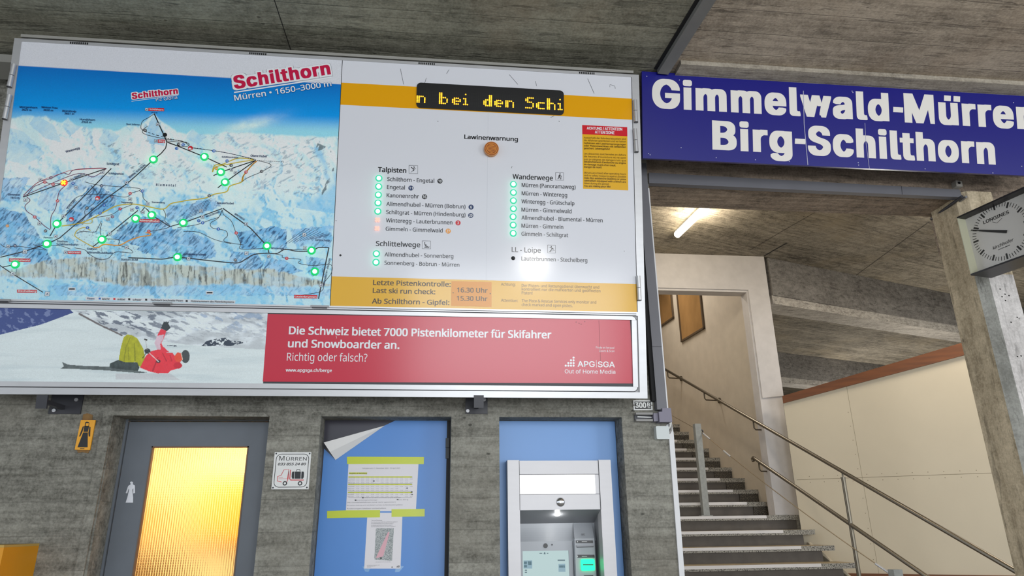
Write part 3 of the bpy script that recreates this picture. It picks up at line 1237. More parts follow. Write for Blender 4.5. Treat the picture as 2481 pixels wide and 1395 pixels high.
def paint_map(x, y):
    yt = 159 + 0.058 * (x - 45)
    ridge = np.interp(x, [-20, 20, 45, 65, 85, 115, 130, 150, 165, 185, 215, 255, 285, 310, 335, 355, 373, 390, 410, 430, 450, 466, 480, 520, 545, 575, 610, 640, 700, 760, 830],
                      [290, 286, 283, 279, 282, 281, 291, 297, 287, 303, 310, 312, 318, 302, 306, 290, 274, 292, 305, 318, 322, 313, 323, 327, 318, 322, 320, 324, 327, 330, 330])
    ridge0 = ridge
    ridge = ridge + 7 * (fbm(x / 11, x * 0 + 3.1, 5) - 0.5)
    s = np.clip((y - yt) / (316 + 0.02 * (x - 400) - yt), 0, 1)[..., None]
    top, mid, low = inkc((4, 94, 172)), inkc((0, 128, 206)), inkc((130, 190, 218))
    sky = np.where(s < 0.62, top + (mid - top) * (s / 0.62), mid + (low - mid) * sstep(0.62, 1.0, s))
    # drifting cloud behind the right-hand peaks
    cl = np.exp(-(((x - 600) / 60) ** 2 + ((y - 305 + 0.25 * (x - 600)) / 14) ** 2)) * (0.4 + fbm(x / 14, y / 8, 40))
    cl = np.clip(cl, 0, 0.9)[..., None]
    sky = sky + (inkc((186, 208, 222)) - sky) * cl
    # snow with blue relief
    xr, yr = x * 0.82 - y * 0.57, x * 0.57 + y * 0.82
    n1 = fbm(xr / 55, yr / 26, 11, 5)
    n2 = fbm(x / 70 + 9, y / 70, 21, 4)
    n3 = np.abs(fbm(xr / 22 + 3, yr / 10, 31, 4) - 0.5) * 2
    lowb = sstep(330, 640, y)
    def hf(x, y):
        a_ = fbm(x / 92 + 0.5 * fbm(x / 45, y / 45, 302), y / 62 + 0.2 * x / 92, 300, 4)
        return (1 - np.abs(2 * a_ - 1)) ** 1.2 * 52 + fbm((x + y) / 15, (x - y) / 34, 310, 3) * 7

    gx = hf(x + 1.6, y) - hf(x - 1.6, y)
    gy = hf(x, y + 1.6) - hf(x, y - 1.6)
    shd = (gx * 0.85 - gy * 0.35)
    up = 0.45 + 0.55 * sstep(370, 540, y)
    m = np.clip(sstep(-0.3, 3.6, shd) * 0.85 * up + sstep(0.52, 0.74, n2) * 0.35 + lowb * 0.55, 0, 1)[..., None]
    snow = inkc((202, 215, 228)) * (1 - m) + inkc((122, 180, 218)) * m
    dk = (sstep(3.4, 7.0, shd) * 0.45 * up)[..., None]
    snow = snow * (1 - dk) + inkc((84, 140, 182)) * dk
    # fine pen hatching on the steeper faces
    hp = sstep(0.58, 0.63, fbm((x + 0.9 * y) / 3.4, (x * 0.9 - y) / 15, 331, 3)) * sstep(0.8, 3.2, shd) * 0.42
    snow = snow * (1 - hp[..., None]) + inkc((78, 118, 146)) * hp[..., None]
    # shaded side of single peaks
    for poly, amt in (([(373, 275), (401, 326), (398, 352), (362, 348), (352, 320)], 0.75), ([(255, 309), (290, 330), (262, 360), (238, 340)], 0.4), ([(165, 287), (200, 306), (170, 330), (150, 305)], 0.5),
                      ([(85, 281), (128, 300), (150, 345), (110, 335), (70, 300)], 0.5), ([(466, 313), (500, 330), (480, 350), (450, 335)], 0.5), ([(0, 300), (60, 320), (110, 372), (60, 400), (0, 380)], 0.35)):
        k = (poly_in(poly, x + 5 * (fbm(x / 9, y / 9, 19) - .5), y + 5 * (fbm(x / 9, y / 9, 29) - .5)) * amt * (0.5 + 0.7 * fbm((x + y) / 9, (x - y) / 30, 39)))[..., None]
        snow = snow * (1 - k) + inkc((118, 170, 206)) * k
    # rock drawn in grey pen strokes
    pen = sstep(0.60, 0.68, fbm((x * 0.5 + y) / 5, (x - 0.6 * y) / 15, 61, 4))
    for poly, amt in (([(245, 340), (300, 350), (345, 395), (330, 415), (280, 385), (250, 360)], 0.9), ([(345, 325), (400, 350), (385, 360), (350, 340)], 0.7),
                      ([(318, 395), (440, 385), (500, 430), (520, 445), (420, 440), (320, 430)], 0.7), ([(640, 370), (770, 330), (800, 400), (770, 470), (700, 480), (640, 420)], 0.75),
                      ([(480, 315), (600, 315), (680, 345), (600, 362), (490, 345)], 0.6), ([(620, 420), (660, 420), (650, 490), (610, 470)], 0.6)):
        k = (poly_in(poly, x, y) * pen * amt * 0.7)[..., None]
        snow = snow * (1 - k) + inkc((92, 108, 116)) * k
    # right-hand peak: blue faces with dark rock bands
    f = poly_in([(793, 362), (835, 345), (835, 520), (690, 500), (650, 440), (700, 400), (755, 350), (762, 338)], x, y)
    k = (f * sstep(0.40, 0.60, fbm((x - 0.5 * y) / 42, (x * 0.4 + y) / 90, 71, 3)) * 0.75)[..., None]
    snow = snow * (1 - k) + inkc((112, 172, 212)) * k
    band = sstep(0.61, 0.66, fbm((x + 0.45 * y) / 16, (y - 0.45 * x) / 46, 75, 4))
    f2 = poly_in([(760, 338), (800, 352), (812, 430), (790, 485), (740, 450), (720, 400)], x, y)
    k = (f2 * band * 0.85)[..., None]
    snow = snow * (1 - k) + inkc((70, 86, 92)) * k
    # woods: blue ground with slanting dark strokes
    hat = sstep(0.52, 0.66, fbm((x + 0.9 * y) / 4.2, (x * 0.9 - y) / 17, 81, 4))
    spl = sstep(0.40, 0.58, fbm(x / 20, y / 20, 91, 4))
    woods = (([(222, 446), (290, 474), (276, 500), (228, 521), (191, 550), (159, 545), (160, 512)], 1.0), ([(326, 530), (380, 520), (416, 548), (422, 584), (360, 602), (300, 588), (268, 572)], 0.95),
             ([(400, 556), (440, 552), (520, 588), (524, 622), (480, 630), (400, 626), (330, 606)], 0.75), ([(578, 562), (625, 556), (660, 545), (694, 556), (695, 600), (640, 604), (586, 602)], 1.0),
             ([(560, 608), (622, 614), (640, 640), (626, 656), (580, 658), (556, 640)], 0.85), ([(648, 622), (690, 630), (732, 656), (694, 668), (636, 662)], 0.85),
             ([(742, 620), (790, 628), (788, 672), (748, 668)], 0.7), ([(-5, 500), (60, 520), (112, 592), (104, 628), (-5, 618)], 0.8), ([(-5, 430), (70, 430), (45, 486), (-5, 490)], 0.6),
             ([(60, 600), (110, 600), (130, 640), (60, 640)], 0.9), ([(700, 555), (810, 545), (800, 600), (720, 600)], 0.55), ([(400, 495), (430, 500), (470, 530), (440, 545), (405, 530)], 0.6),
             ([(420, 500), (520, 480), (535, 500), (450, 530)], 0.7), ([(180, 425), (330, 425), (300, 462), (210, 455), (150, 470)], 0.4), ([(120, 690), (700, 690), (800, 700), (800, 716), (140, 716)], 0.35), ([(100, 452), (220, 440), (150, 520), (90, 500)], 0.3))
    for poly, amt in woods:
        k = (poly_in(poly, x + 10 * (fbm(x / 12, y / 12, 7) - 0.5), y + 10 * (fbm(x / 12, y / 12, 17) - 0.5)) * amt)
        kb = (k * (0.45 + 0.5 * spl))[..., None]
        snow = snow * (1 - kb) + inkc((86, 150, 200)) * kb
        kd = (k * hat * (0.60 + 0.4 * spl))[..., None]
        snow = snow * (1 - kd) + inkc((22, 70, 112)) * kd
    # the valley cliff
    ct = np.interp(x, [-10, 40, 75, 135, 220, 300, 400, 480, 560, 620, 640, 700, 770, 810], [655, 650, 640, 626, 622, 632, 640, 643, 650, 652, 648, 662, 678, 690])
    cb = np.interp(x, [-10, 60, 200, 300, 400, 500, 600, 640, 700, 770, 810], [668, 672, 676, 692, 694, 690, 688, 694, 696, 692, 692])
    jag = 8 * (fbm(x / 9, y * 0 + 1, 101) - 0.5)
    cf = sstep(-2, 3, y - ct - jag) * sstep(-3, 4, cb + jag - y)
    stv = fbm(x / 6 + 0.5 * fbm(x / 20, y / 20, 3), y / 40, 111, 4)
    cliff = inkc((166, 176, 174)) * (1 - sstep(0.48, 0.70, stv)[..., None] * 0.5) + 0.0
    cliff = cliff * (1 - 0.72 * sstep(0.62, 0.69, fbm(x / 3.6, y / 26, 121, 3))[..., None])
    cf = (cf * (0.55 + 0.45 * sstep(0.3, 0.6, fbm(x / 25, y / 18, 131))))[..., None]
    snow = snow * (1 - cf) + cliff * cf
    # village dots
    v = poly_in([(182, 562), (240, 545), (300, 585), (350, 605), (270, 628), (215, 605), (150, 575)], x, y) * (sstep(0.68, 0.72, fbm(x / 3.2, y / 2.2, 141, 2)) * 0.6)
    snow = snow * (1 - v[..., None]) + inkc((80, 96, 108)) * v[..., None]
    g = sstep(-3, 4, y - ridge)[..., None]
    haze = (np.exp(-np.clip((y - ridge) / 14, 0, 9)) * 0.25)[..., None]
    snow = snow * (1 - haze) + inkc((150, 196, 218)) * haze
    out = sky * (1 - g) + snow * g
    wt = sstep(0.8, -0.8, y - yt)[..., None]
    return out * (1 - wt) + lin((220, 221, 228)) * wt


mapp = ink_sheet('map_panel', BP, pmL, pmB, pmD - 0.002, pmT, -0.004, 640, 470, paint_map, printed('piste_map_print', 0.15), board)
mapp['label'] = 'painted winter panorama map with ski pistes'

mb = MB()
h1, h2, h3, h4 = -0.0034, -0.0030, -0.0024, -0.0018
bl = lambda pts, w=1.7, sm=False, mat=M_INK, dash=0, h=h2: mb.pline(BP, pts, w * 1.3, h, mat, sm, dash)
# lifts and railways
bl([(373, 274.5), (404, 343.5)], 2)
bl([(404, 343.5), (401, 358), (390, 371), (371.3, 386), (336, 419), (307.6, 444), (254.6, 482), (143, 576.5), (113, 590.4), (60, 608), (0, 622.8)], 1.8)
bl([(405, 343.3), (495, 379.3), (549, 404.4)], 1.8)
bl([(619.4, 387.8), (534.8, 416.4), (516.7, 425)], 1.8)
bl([(619.4, 387.8), (545, 441), (527.3, 454.4)], 1.8)
bl([(257.3, 407.4), (154.4, 442.4), (55.7, 477)], 1.8)
bl([(269.2, 407.4), (137.4, 541.9), (120.7, 571)], 1.8)
bl([(333.6, 509.3), (246.7, 579.8), (224, 597.6)], 1.8)
bl([(340, 514), (350, 502), (357, 508), (367.3, 520.7), (411, 548.5), (443.8, 539.3), (538, 504.8)], 1.8)
bl([(539.8, 504.3), (607, 552.5), (646.7, 595.5), (651.5, 612)], 2)
bl([(310.3, 624), (352.7, 625.4), (392.5, 627.3), (429.7, 623), (506, 630.8), (559, 636), (580, 635.5), (596, 626.8), (614.9, 616.2), (644, 613), (670.6, 613.5), (690.5, 603.5), (718, 608), (754.7, 608), (771, 599.5), (796.6, 599.5)], 2, True)
bl([(796.6, 599.5), (771.4, 723.6)], 2)
bl([(-2, 641.9), (29, 662.6), (103.4, 707.7)], 1.6)
bl([(4, 647), (36.3, 640)], 1.6)
# pistes
bl([(225.4, 599), (238, 599), (252, 591.5), (288, 593.6), (313, 581.7), (342, 572.4), (362, 570), (364, 565), (352, 563)], 2.2, True, M_ORNG)
bl([(148.5, 547), (191, 540.6), (225.4, 527.3), (254.6, 511.4), (284, 497.6), (323.6, 494), (358, 500), (395, 506), (413.7, 492.8), (440, 487.5), (455.7, 484.4), (495.5, 479.6), (519, 470), (548.6, 463.7), (556.5, 450.4), (585.7, 439.8), (589.7, 425), (609.6, 400), (621.8, 389.6)], 2.2, True, M_OLIVE)
bl([(585.7, 439.8), (589.7, 425), (609.6, 400), (621.8, 389.6)], 2.2, True, M_ORNG)
bl([(614.5, 386), (580.4, 382.3), (556, 389.6), (540, 397), (520, 400), (514.6, 416.4), (522, 404), (549, 398), (580, 392), (614, 387)], 1.8, True, M_OLIVE)
bl([(225, 598), (185, 575), (181.7, 564.4), (190, 555), (204, 551), (219, 558)], 1.6, True, M_OLIVE)
bl([(191, 540), (220, 540), (222, 530)], 1.4, True, M_OLIVE)
for pts in ([(55.7, 473), (90, 442), (122, 431.8), (151, 418.6), (166, 422), (180.4, 410.6), (238.7, 406.6), (257, 407.5)],
            [(64, 474), (80, 453), (95, 446), (106, 441), (127, 445), (154.4, 442.4)], [(64, 477), (72, 485), (60, 498), (64, 511), (80, 522), (106, 546), (121, 556)],
            [(57, 477), (66, 470), (170, 425), (205, 421), (226, 428), (257, 408)], [(159, 448), (143, 464), (138, 487), (133, 506), (123, 525), (122, 554)]):
    bl(pts, 1.3, True, M_PURP)
bl([(55.7, 473), (92, 441), (151, 418.6), (180, 411), (257, 407)], 0.8, True, M_RED)
for pts in ([(160, 505), (190, 475), (250, 470), (300, 477), (316, 471)], [(219, 448), (234, 467), (228, 490), (206, 508), (205, 525), (191, 540)], [(205, 440), (240, 448), (330, 455), (337, 461), (313, 468)],
            [(337, 461), (345, 468), (347, 480), (358, 490)], [(225, 527), (268, 520), (290, 507), (320, 495)], [(245, 535), (235, 555), (228, 562), (200, 560), (185, 565)], [(246, 540), (242, 562), (252, 577), (287, 580), (286, 592)],
            [(286, 593), (312, 602), (320, 612), (280, 610), (262, 625), (240, 628), (215, 615), (205, 605), (180, 600)], [(0, 590), (12, 598), (40, 596), (80, 601), (112, 605), (80, 592)], [(113, 595), (145, 595), (170, 603)],
            [(395, 507), (401, 520), (399, 535), (410, 545), (404, 552), (364, 560)], [(538, 508), (542, 520), (560, 535), (570, 560), (576, 575), (583, 590), (584, 603), (645, 601)],
            [(538, 508), (530, 525), (510, 532), (488, 540), (470, 545), (430, 551)], [(538, 508), (528, 528), (510, 540), (515, 552), (545, 558), (551, 570), (543, 584), (590, 593)],
            [(444, 560), (480, 562), (520, 580), (560, 590)], [(655, 613), (683, 618), (686, 624), (728, 628), (723, 637), (760, 643), (800, 640), (803, 660), (785, 685), (778, 705), (730, 715)],
            [(680, 605), (710, 604), (750, 606)], [(357, 305), (345, 315), (352, 325), (400, 336), (440, 341), (458, 352)], [(404, 341), (455, 346), (450, 355), (420, 350), (405, 344)], [(465, 358), (540, 368), (620, 386)],
            [(622, 388), (650, 395), (656, 402), (640, 412), (633, 416), (600, 430), (586, 440)], [(373, 275), (360, 284), (345, 293), (341, 310), (352, 318)]):
    bl(pts, 1.0, True, M_INKG)
bl([(466, 357), (500, 362), (560, 372), (619, 387)], 1.2, True, M_INKN, 6)
bl([(352, 318), (400, 333), (455, 345)], 1.2, True, M_INK, 6)
bl([(622, 388), (690, 392)], 0.8, False, M_INKG, 5)
for i in range(9):
    bl([(690 + i * 9, 590 - i * 1.5), (742 + i * 7, 552 + i * 2)], 0.8, False, M_INKN, 0, h1)
for i in range(7):
    bl([(446 + i * 4, 531 - i * 5), (500 + i * 2, 507 - i * 4.5)], 0.7, False, M_INKN, 0, h1)
mb.build('route_lines', mapp)

mb = MB()
# numbered piste discs
def pin(x, y, r, mat, num=None, tm=M_WINK):
    mb = MB()
    u, v = BP.uv(x, y)
    k = BP.scale(x, y)
    mb.disc(BP, u, v, r * k, h3, mat, 16)
    if num:
        w = r * (0.62 if len(num) == 1 else 1.15)
        mb.text(BP, num, x - w / 2, y + r * 0.45, x + w / 2, r * 0.95, tm, h4, 'hum', 0.02)
    mb.build('piste_number', mapp)


for x, y, m_, n_ in ((122.8, 430, M_PURP, '23'), (108, 440.6, M_RED, '25'), (127.8, 445.9, M_RED, '24'), (176.4, 443.8, M_BLUEI, '22'), (138.7, 486.2, M_RED, '29'), (83.5, 525.2, M_RED, '26'), (109.5, 559, M_INKG, '27'),
                     (245.3, 449.6, M_INKN, '20'), (271.3, 476.4, M_INKN, '21'), (314.8, 468.2, M_RED, '22'), (344.8, 462.3, M_BLUEI, '20'), (210.3, 503.4, M_INK, '21'), (252, 496.8, M_BLUEI, '4'), (241.9, 515.9, M_BLUEI, '6'),
                     (290.4, 505.6, M_RED, '7'), (271.9, 524.7, M_PURP, '42'), (331.5, 502.9, M_BLUEI, '4'), (211.4, 551.2, M_BLUEI, '4'), (360.2, 559.7, M_RED, '5'), (17.2, 546.7, M_ORNG, '27'), (35.8, 595, M_INKN, '43'),
                     (351, 315.2, M_INK, 'M'), (432.2, 348.9, M_INK, '10'), (443.4, 350, M_BLUEI, '12'), (427.5, 359, M_BLUEI, '11'), (517.7, 365.2, M_BLUEI, '12'), (549.9, 389.6, M_BLUEI, '13'), (559.7, 400, M_INK, '10'),
                     (524.3, 407.9, M_ORNG, '14'), (595.7, 416.4, M_RED, '15'), (633.5, 414.6, M_INKG, '16'), (506.6, 473.7, M_INK, '10'), (481.4, 534.5, M_BLUEI, '4'), (490.7, 539.3, M_BLUEI, '8'), (528.7, 554.4, M_BLUEI, '9'),
                     (571.9, 564, M_RED, '8'), (694.5, 625.5, M_RED, '3'), (569.8, 629.5, M_INKG, '41')):
    pin(x, y, 4.1, m_, n_)
pin(399, 326.2, 5.5, M_INK)
for x, y in ((461, 358.4), (236, 479.6), (172.4, 530.8)):
    mb = MB()
    u, v = BP.uv(x, y)
    mb.disc(BP, u, v, 6.0 * BP.scale(x, y), h3, M_RED, 16)
    mb.psheet(BP, [(x - 4.5, y + 0.5), (x - 1, y - 1.5), (x + 3, y + 2), (x + 3, y + 3.5), (x - 3.5, y + 3.5)], h4, M_WINK)
    mb.build('slow_zone_sign', mapp)
# small white facility signs
M_SGN = flat('sign_white_ink', (216, 222, 228), 0.2)
for x, y, w in ((382.3, 300.6, 8), (172.4, 434.5, 7), (97.3, 434.5, 7), (183.8, 453.8, 8), (61, 484, 8), (248, 416.7, 8), (306.3, 441.9, 8), (153.3, 523.3, 8), (95, 541.4, 8), (134.5, 572.4, 8), (261.2, 530, 8),
                (314.8, 482.2, 8), (358, 493.4, 8), (319.6, 507.4, 8), (59.7, 609.5, 10), (19.1, 596.3, 8), (158.6, 610.8, 8), (30.5, 662.6, 10), (114, 711.6, 11), (306.3, 598.9, 8), (265.2, 565.8, 8), (346, 514, 8),
                (486.7, 510.6, 8), (490.7, 524.7, 8), (596.3, 542.5, 8), (597, 613, 9), (651.2, 620.2, 8), (456.5, 626.3, 8), (737.4, 568.5, 9), (738.8, 600.3, 8), (778, 690.5, 8), (355.4, 264.5, 8), (377.8, 341, 8), (560.5, 411.1, 7), (570, 418, 7)):
    mb = MB()
    k = BP.scale(x, y)
    u, v = BP.uv(x, y)
    mb.rect(BP, u - w / 2 * k, v - w / 2 * k, u + w / 2 * k, v + w / 2 * k, h2, h3, M_SGN)
    q_ = w / 2 * k
    mb.ribbon(BP, [(u - q_, v - q_), (u + q_, v - q_), (u + q_, v + q_), (u - q_, v + q_), (u - q_, v - q_)], 0.7 * k, h4, M_INKG)
    mb.ribbon(BP, [(u - w * .28 * k, v - w * .25 * k), (u + w * .25 * k, v + w * .28 * k)], 1.1 * k, h4, M_INKN)
    mb.ribbon(BP, [(u + w * .28 * k, v - w * .28 * k), (u - w * .1 * k, v + w * .1 * k)], 1.1 * k, h4, M_INKN)
    mb.build('facility_sign', mapp)
for x, y in ((173.7, 700), (507.4, 709)):
    mb = MB()
    mb.psheet(BP, [(x - 9, y - 4), (x + 9, y - 4), (x + 9, y + 4), (x - 9, y + 4)], h3, M_SGN)
    mb.psheet(BP, [(x - 7, y - 1), (x - 5, y - 2), (x + 7, y - 2), (x + 7, y + 1.5), (x - 7, y + 1.5)], h4, M_INK)
    mb.build('facility_sign', mapp)
# red place names
for s, a, b in (('Schilthorn', (359.6, 260.6), (397.4, 269)), ('Birg', (382.2, 337.2), (399.2, 345.8)), ('Allmendhubel', (336.3, 530), (386.4, 538.6)), ('Mürren', (163.6, 607.4), (195.7, 615.4)),
                ('Gimmelwald', (21.2, 625.4), (73, 634)), ('Stechelberg', (40.6, 701.2), (88.8, 709)), ('Lauterbrunnen', (712.2, 714), (768.7, 722.6))):
    mb = MB()
    mb.psheet(BP, [a, (b[0], a[1] + 0.6), b, (a[0], b[1] - 0.6)], h3, M_RED)
    mb.text(BP, s, a[0] + 1.8, b[1] - 2.6, b[0] - 1.8, 4.4, M_WINK, h4, 'hum', 0.02)
    mb.build('place_name', mapp)

mb = MB()
T = lambda s, x0, y0, x1, cap=5, mat=M_INKN, f='hum', off=0.02, y1=None, sh=0.0, sp=1.0, h=h4: mb.text(BP, s, x0, y0, x1, cap, mat, h, f, off, y1, sh, sp)
T('Morgenhorn', 46.8, 260.9, 89.7, 5, off=0.02)
T('3623 m', 51.7, 267.7, 75.6, 5, off=0.02)
T('Weisse Frau', 99.2, 261.6, 139, 5, off=0.02)
T('3650 m', 104, 268.4, 128, 5, off=0.02)
T('Blümlisalp', 150.4, 270.6, 184, 5, off=0.02)
T('3661 m', 155.3, 276.9, 179, 5, off=0.02)
T('Hundshorn', 192.6, 290.9, 229.6, 5, off=0.02)
T('2928 m', 197, 297.3, 220.6, 5, off=0.02)
T('2970 m', 366, 273.6, 381, 3)
T('Wasenegg', 159.2, 370, 193, 5.5, y1=360.3)
T('Start Inferno', 305, 302.3, 338, 4)
T('Schiltgrat', 257.7, 398.9, 288, 5.5)
T('Obere Hubel', 606.7, 379.4, 646, 5.5)
T('Schilthornhütte', 537, 381.6, 577, 4.2)
T('Gimmeln', 17.8, 473, 47.7, 5)
T('1813 m', 24.4, 480.9, 46.4, 5)
T('Blumental', 377.4, 449.9, 425, 6, sp=1.6)
T('Suppenalp', 293, 491.5, 321, 4.5)
T('Sonnenberg', 367.3, 491.5, 398.6, 4.5)
T('Schiltgrathüsi', 262, 421.7, 299, 4.5)
T('Station', 137, 586.6, 163, 5)
T('Schilthornbahn', 136, 593.4, 188.8, 5)
T('Pension', 105, 577, 127, 4)
T('Station', 210, 604.8, 234.7, 5)
T('Allmendhubelbahn', 210, 613.5, 273, 5)
T('Station BLM', 291.7, 630.4, 333, 5)
T('SCHILTGRAT', 164.5, 506.5, 184.5, 5, y1=483.5)
T('MÜRREN - SCHILTHORN', 314.3, 431.5, 352.7, 4.6, y1=400.5)
T('GIMMELN', 181, 432, 205.5, 4.6, y1=422.7)
T('ALLMENDHUBEL', 284, 561, 312, 4, y1=539)
T('Maulerhubel', 525.5, 493.6, 565.8, 5)
T('MAULERHUBEL', 499.5, 526.5, 534, 4.4, y1=514)
T('WINTEREGG', 567, 519, 591, 4.4, y1=534)
T('Grütschalp', 763.4, 583.4, 799, 5)
T('Winteregg', 656, 603, 687.8, 4.6)
T('LAUTERBRUNNEN - MÜRREN', 442.4, 617.6, 498, 4.2)
T('GRÜTSCHALP - LAUTERBRUNNEN', 797, 625, 782, 4.2, y1=690)
mb.psheet(BP, [(207, 718.5), (570, 727.5), (569.5, 734.8), (206.8, 726.4)], h2, M_SGN)
T('Pisten', 210.5, 725, 228, 4.6)
T('leicht', 247, 726, 265, 4.6, M_INKG)
T('mittel', 284, 727, 302, 4.6, M_INKG)
T('schwer', 321, 728, 342, 4.6, M_INKG)
T('Technisch beschneite Pisten', 364, 728.7, 443, 4.6, M_INKG)
T('Pistennummern des Pistenleitsystems', 462, 731.5, 567, 4.6, M_INKG)
for x, y, m_ in ((241, 722.6, M_BLUEI), (276.6, 723.6, M_RED), (312.6, 724.4, M_INK), (353.7, 725.6, M_INK), (452, 728.5, M_INK)):
    mb.psheet(BP, [(x - 2.5, y - 2.2), (x + 2.5, y - 2), (x + 2.5, y + 2.6), (x - 2.5, y + 2.4)], h3, m_)
# the two crimson word marks with their white outline
def wordmark(x0, y0, x1, y1, cap, bar, sub):
    q = cap / 34
    mb.text(BP, 'Schilthorn', x0 - 5.0 * q, y0 + 4.4 * q, x1 + 5.0 * q, cap + 8.0 * q, M_GREYO, h2, 'sans', 0.098, y1 + 4.4 * q, 0, 1.12)
    mb.text(BP, 'Schilthorn', x0 - 4.2 * q, y0 + 3.8 * q, x1 + 4.2 * q, cap + 7.2 * q, M_WINK, h3, 'sans', 0.088, y1 + 3.8 * q, 0, 1.12)
    mb.text(BP, 'Schilthorn', x0, y0, x1, cap, M_CRIM, h4 + 0.0004, 'sans', 0.038, y1, 0, 1.12)
    mb.psheet(BP, bar, h4 + 0.0004, M_WINK)
    s_, xa_, ya_, xb_, cp_, mt_, hh_, ff_, oo_, yb_ = sub
    mb.text(BP, s_, xa_ - 1, ya_ + 0.8, xb_ + 1, cp_ + 1.6, M_NAVYO, h4, ff_, 0.034, yb_ + 0.8)
    mb.text(BP, s_, xa_, ya_, xb_, cp_, mt_, h4 + 0.0004, ff_, oo_, yb_)


M_GREYO = flat('grey_outline', (120, 124, 132), 0.2)
M_NAVYO = flat('dark_blue_outline', (18, 84, 150), 0.2)
mb.build('map_lettering', mapp)
mb = MB()
wordmark(568.5, 215.5, 802, 179.5, 32, [(567, 222.2), (803.4, 185.5), (803.4, 188.6), (567, 225.2)], ('Mürren • 1650–3000 m', 568.5, 243.8, 803.4, 14, M_WINK, h4, 'hum', 0.012, 208.2))
mb.build('word_mark', mapp)
mb = MB()
wordmark(319.8, 239.8, 431.3, 226.8, 15, [(318.5, 244.6), (432, 229.6), (432, 230.8), (318.5, 245.8)], ('Piz Gloria', 377.8, 245.2, 429.5, 8, M_WINK, h4, 'hum', 0.0, 239))
mb.build('word_mark', mapp)

# --- the run-status panel
mb = MB()
mb.rect(BP, pmD + 0.002, pmB, pmR - 0.004, pmT, -0.008, -0.004, M_PRINTW)
mb.rect(BP, pmL, pmB, pmR - 0.004, pmT, -0.012, -0.0105, M_DKST)
info = mb.build('status_panel', board, label='glossy white panel listing open runs and paths')
mb = MB()
yT, yB = BP.uv(1000, 209)[1], BP.uv(1000, 262)[1]
mb.sheet(BP, [(pmD + 0.002, yB), (pmR - 0.004, yB), (pmR - 0.004, yT), (pmD + 0.002, yT)], -0.0036, M_YEL)
yb = BP.uv(1000, 674)[1]
mb.sheet(BP, [(pmD + 0.002, pmB), (pmR - 0.004, pmB), (pmR - 0.004, yb), (pmD + 0.002, yb)], -0.0036, M_YEL2)
# vertical sheet joint and scratches
u = BP.uv(1180, 480)[0]
mb.sheet(BP, [(u, yb), (u + 0.0012, yb), (u + 0.0012, yT), (u, yT)], -0.0034, flat('sheet_joint', (196, 198, 206), 0.2))
for pts in ([(1028, 204), (1033, 188)], [(1082, 178), (1088, 168)], [(1234, 180), (1255, 204)], [(1424, 190), (1440, 226)], [(1478, 210), (1478, 204), (1490, 208), (1491, 214)], [(1298, 196), (1300, 208)], [(970, 166), (978, 204)], [(1239, 407), (1241, 402)], [(1334, 284), (1343, 280)]):
    mb.pline(BP, pts, 0.8, -0.0032, M_INKG)
for x, y, r in ((824.6, 618, 2.8), (1061, 293, 1), (1355, 293, 1), (814, 534, 1), (1513, 608, 0.8)):
    u, v = BP.uv(x, y)
    mb.disc(BP, u, v, r * BP.scale(x, y), -0.0032, M_INK, 10)
# pictogram boxes
for x0, y0, x1, y1 in ((991, 400, 1012, 420), (1023, 583, 1043.5, 602.5), (1346.3, 417.5, 1365.6, 436.3), (1327, 593, 1346, 612.5)):
    mb.pline(BP, [(x0, y0), (x1, y0 + .6), (x1, y1), (x0, y1 - .6), (x0, y0)], 0.9, -0.0032, M_INKG)
def fig(strokes, w=1.8):
    for s in strokes:
        mb.pline(BP, s, w, -0.003, M_INK)
def dot(x, y, r, mat=M_INK, h=-0.003):
    u, v = BP.uv(x, y)
    mb.disc(BP, u, v, r * BP.scale(x, y), h, mat, 14)
dot(1003, 404, 1.4)
fig([[(996, 404), (1000, 408), (1005, 406)], [(1000, 408), (1003, 412), (1000, 414)]])
fig([[(995, 417), (1008, 407)]], 0.7)
dot(1029, 588, 1.4)
fig([[(1029, 590), (1031, 596), (1037, 597)], [(1031, 592), (1034, 594)], [(1028, 598), (1038, 600), (1040, 597)]])
dot(1357, 421, 1.6)
fig([[(1356, 423), (1355, 428), (1352, 433)], [(1355, 428), (1358, 430), (1358, 434)], [(1356, 424), (1353, 427)], [(1356, 424), (1360, 427)]])
fig([[(1361, 425), (1361, 434)]], 0.7)
dot(1336, 597, 1.4)
fig([[(1334, 599), (1338, 602), (1335, 606)], [(1338, 602), (1342, 603)], [(1335, 606), (1332, 610)]])
fig([[(1330, 609), (1344, 606)], [(1330, 598), (1340, 601)]], 0.7)
# bracketed run numbers
for x, y, m_, n_ in ((1065.9, 438.2, M_INK, '10'), (995.6, 455, M_INKN, '11'), (1028.7, 476.2, M_INK, '16'), (1141.4, 501.2, M_INKN, '6'), (1140.6, 521.3, M_INKN, '20'), (1109.8, 539.4, M_RED, '3'), (1086, 559.4, M_ORNG, '27')):
    dot(x, y, 6.3, m_)
    w = 4 if len(n_) == 1 else 8
    mb.text(BP, n_, x - w / 2, y + 3.2, x + w / 2, 6.6, M_WINK, -0.0024, 'hum', 0.015)
P_ = lambda s, x0, y0, x1, cap=9.8, mat=M_INKG, off=0.010: mb.text(BP, s, x0, y0, x1, cap, mat, -0.003, 'hum', off)
mb.build('status_print', info)
_P = P_
def P_(*a):
    global mb
    mb = MB()
    _P(*a)
    mb.build('run_lettering', info)
P_('Lawinenwarnung', 1124.8, 336, 1255, 11, M_INK, 0.022)
P_('Talpisten', 915.4, 416, 984.3, 12.2, M_INK, 0.022)
P_('Schlittelwege', 910.4, 595.4, 1018, 12.2, M_INK, 0.014)
P_('Wanderwege', 1242, 433, 1339.8, 12.2, M_INK, 0.014)
P_('LL - Loipe', 1240, 610, 1310.4, 12.2, M_INK, 0.006)
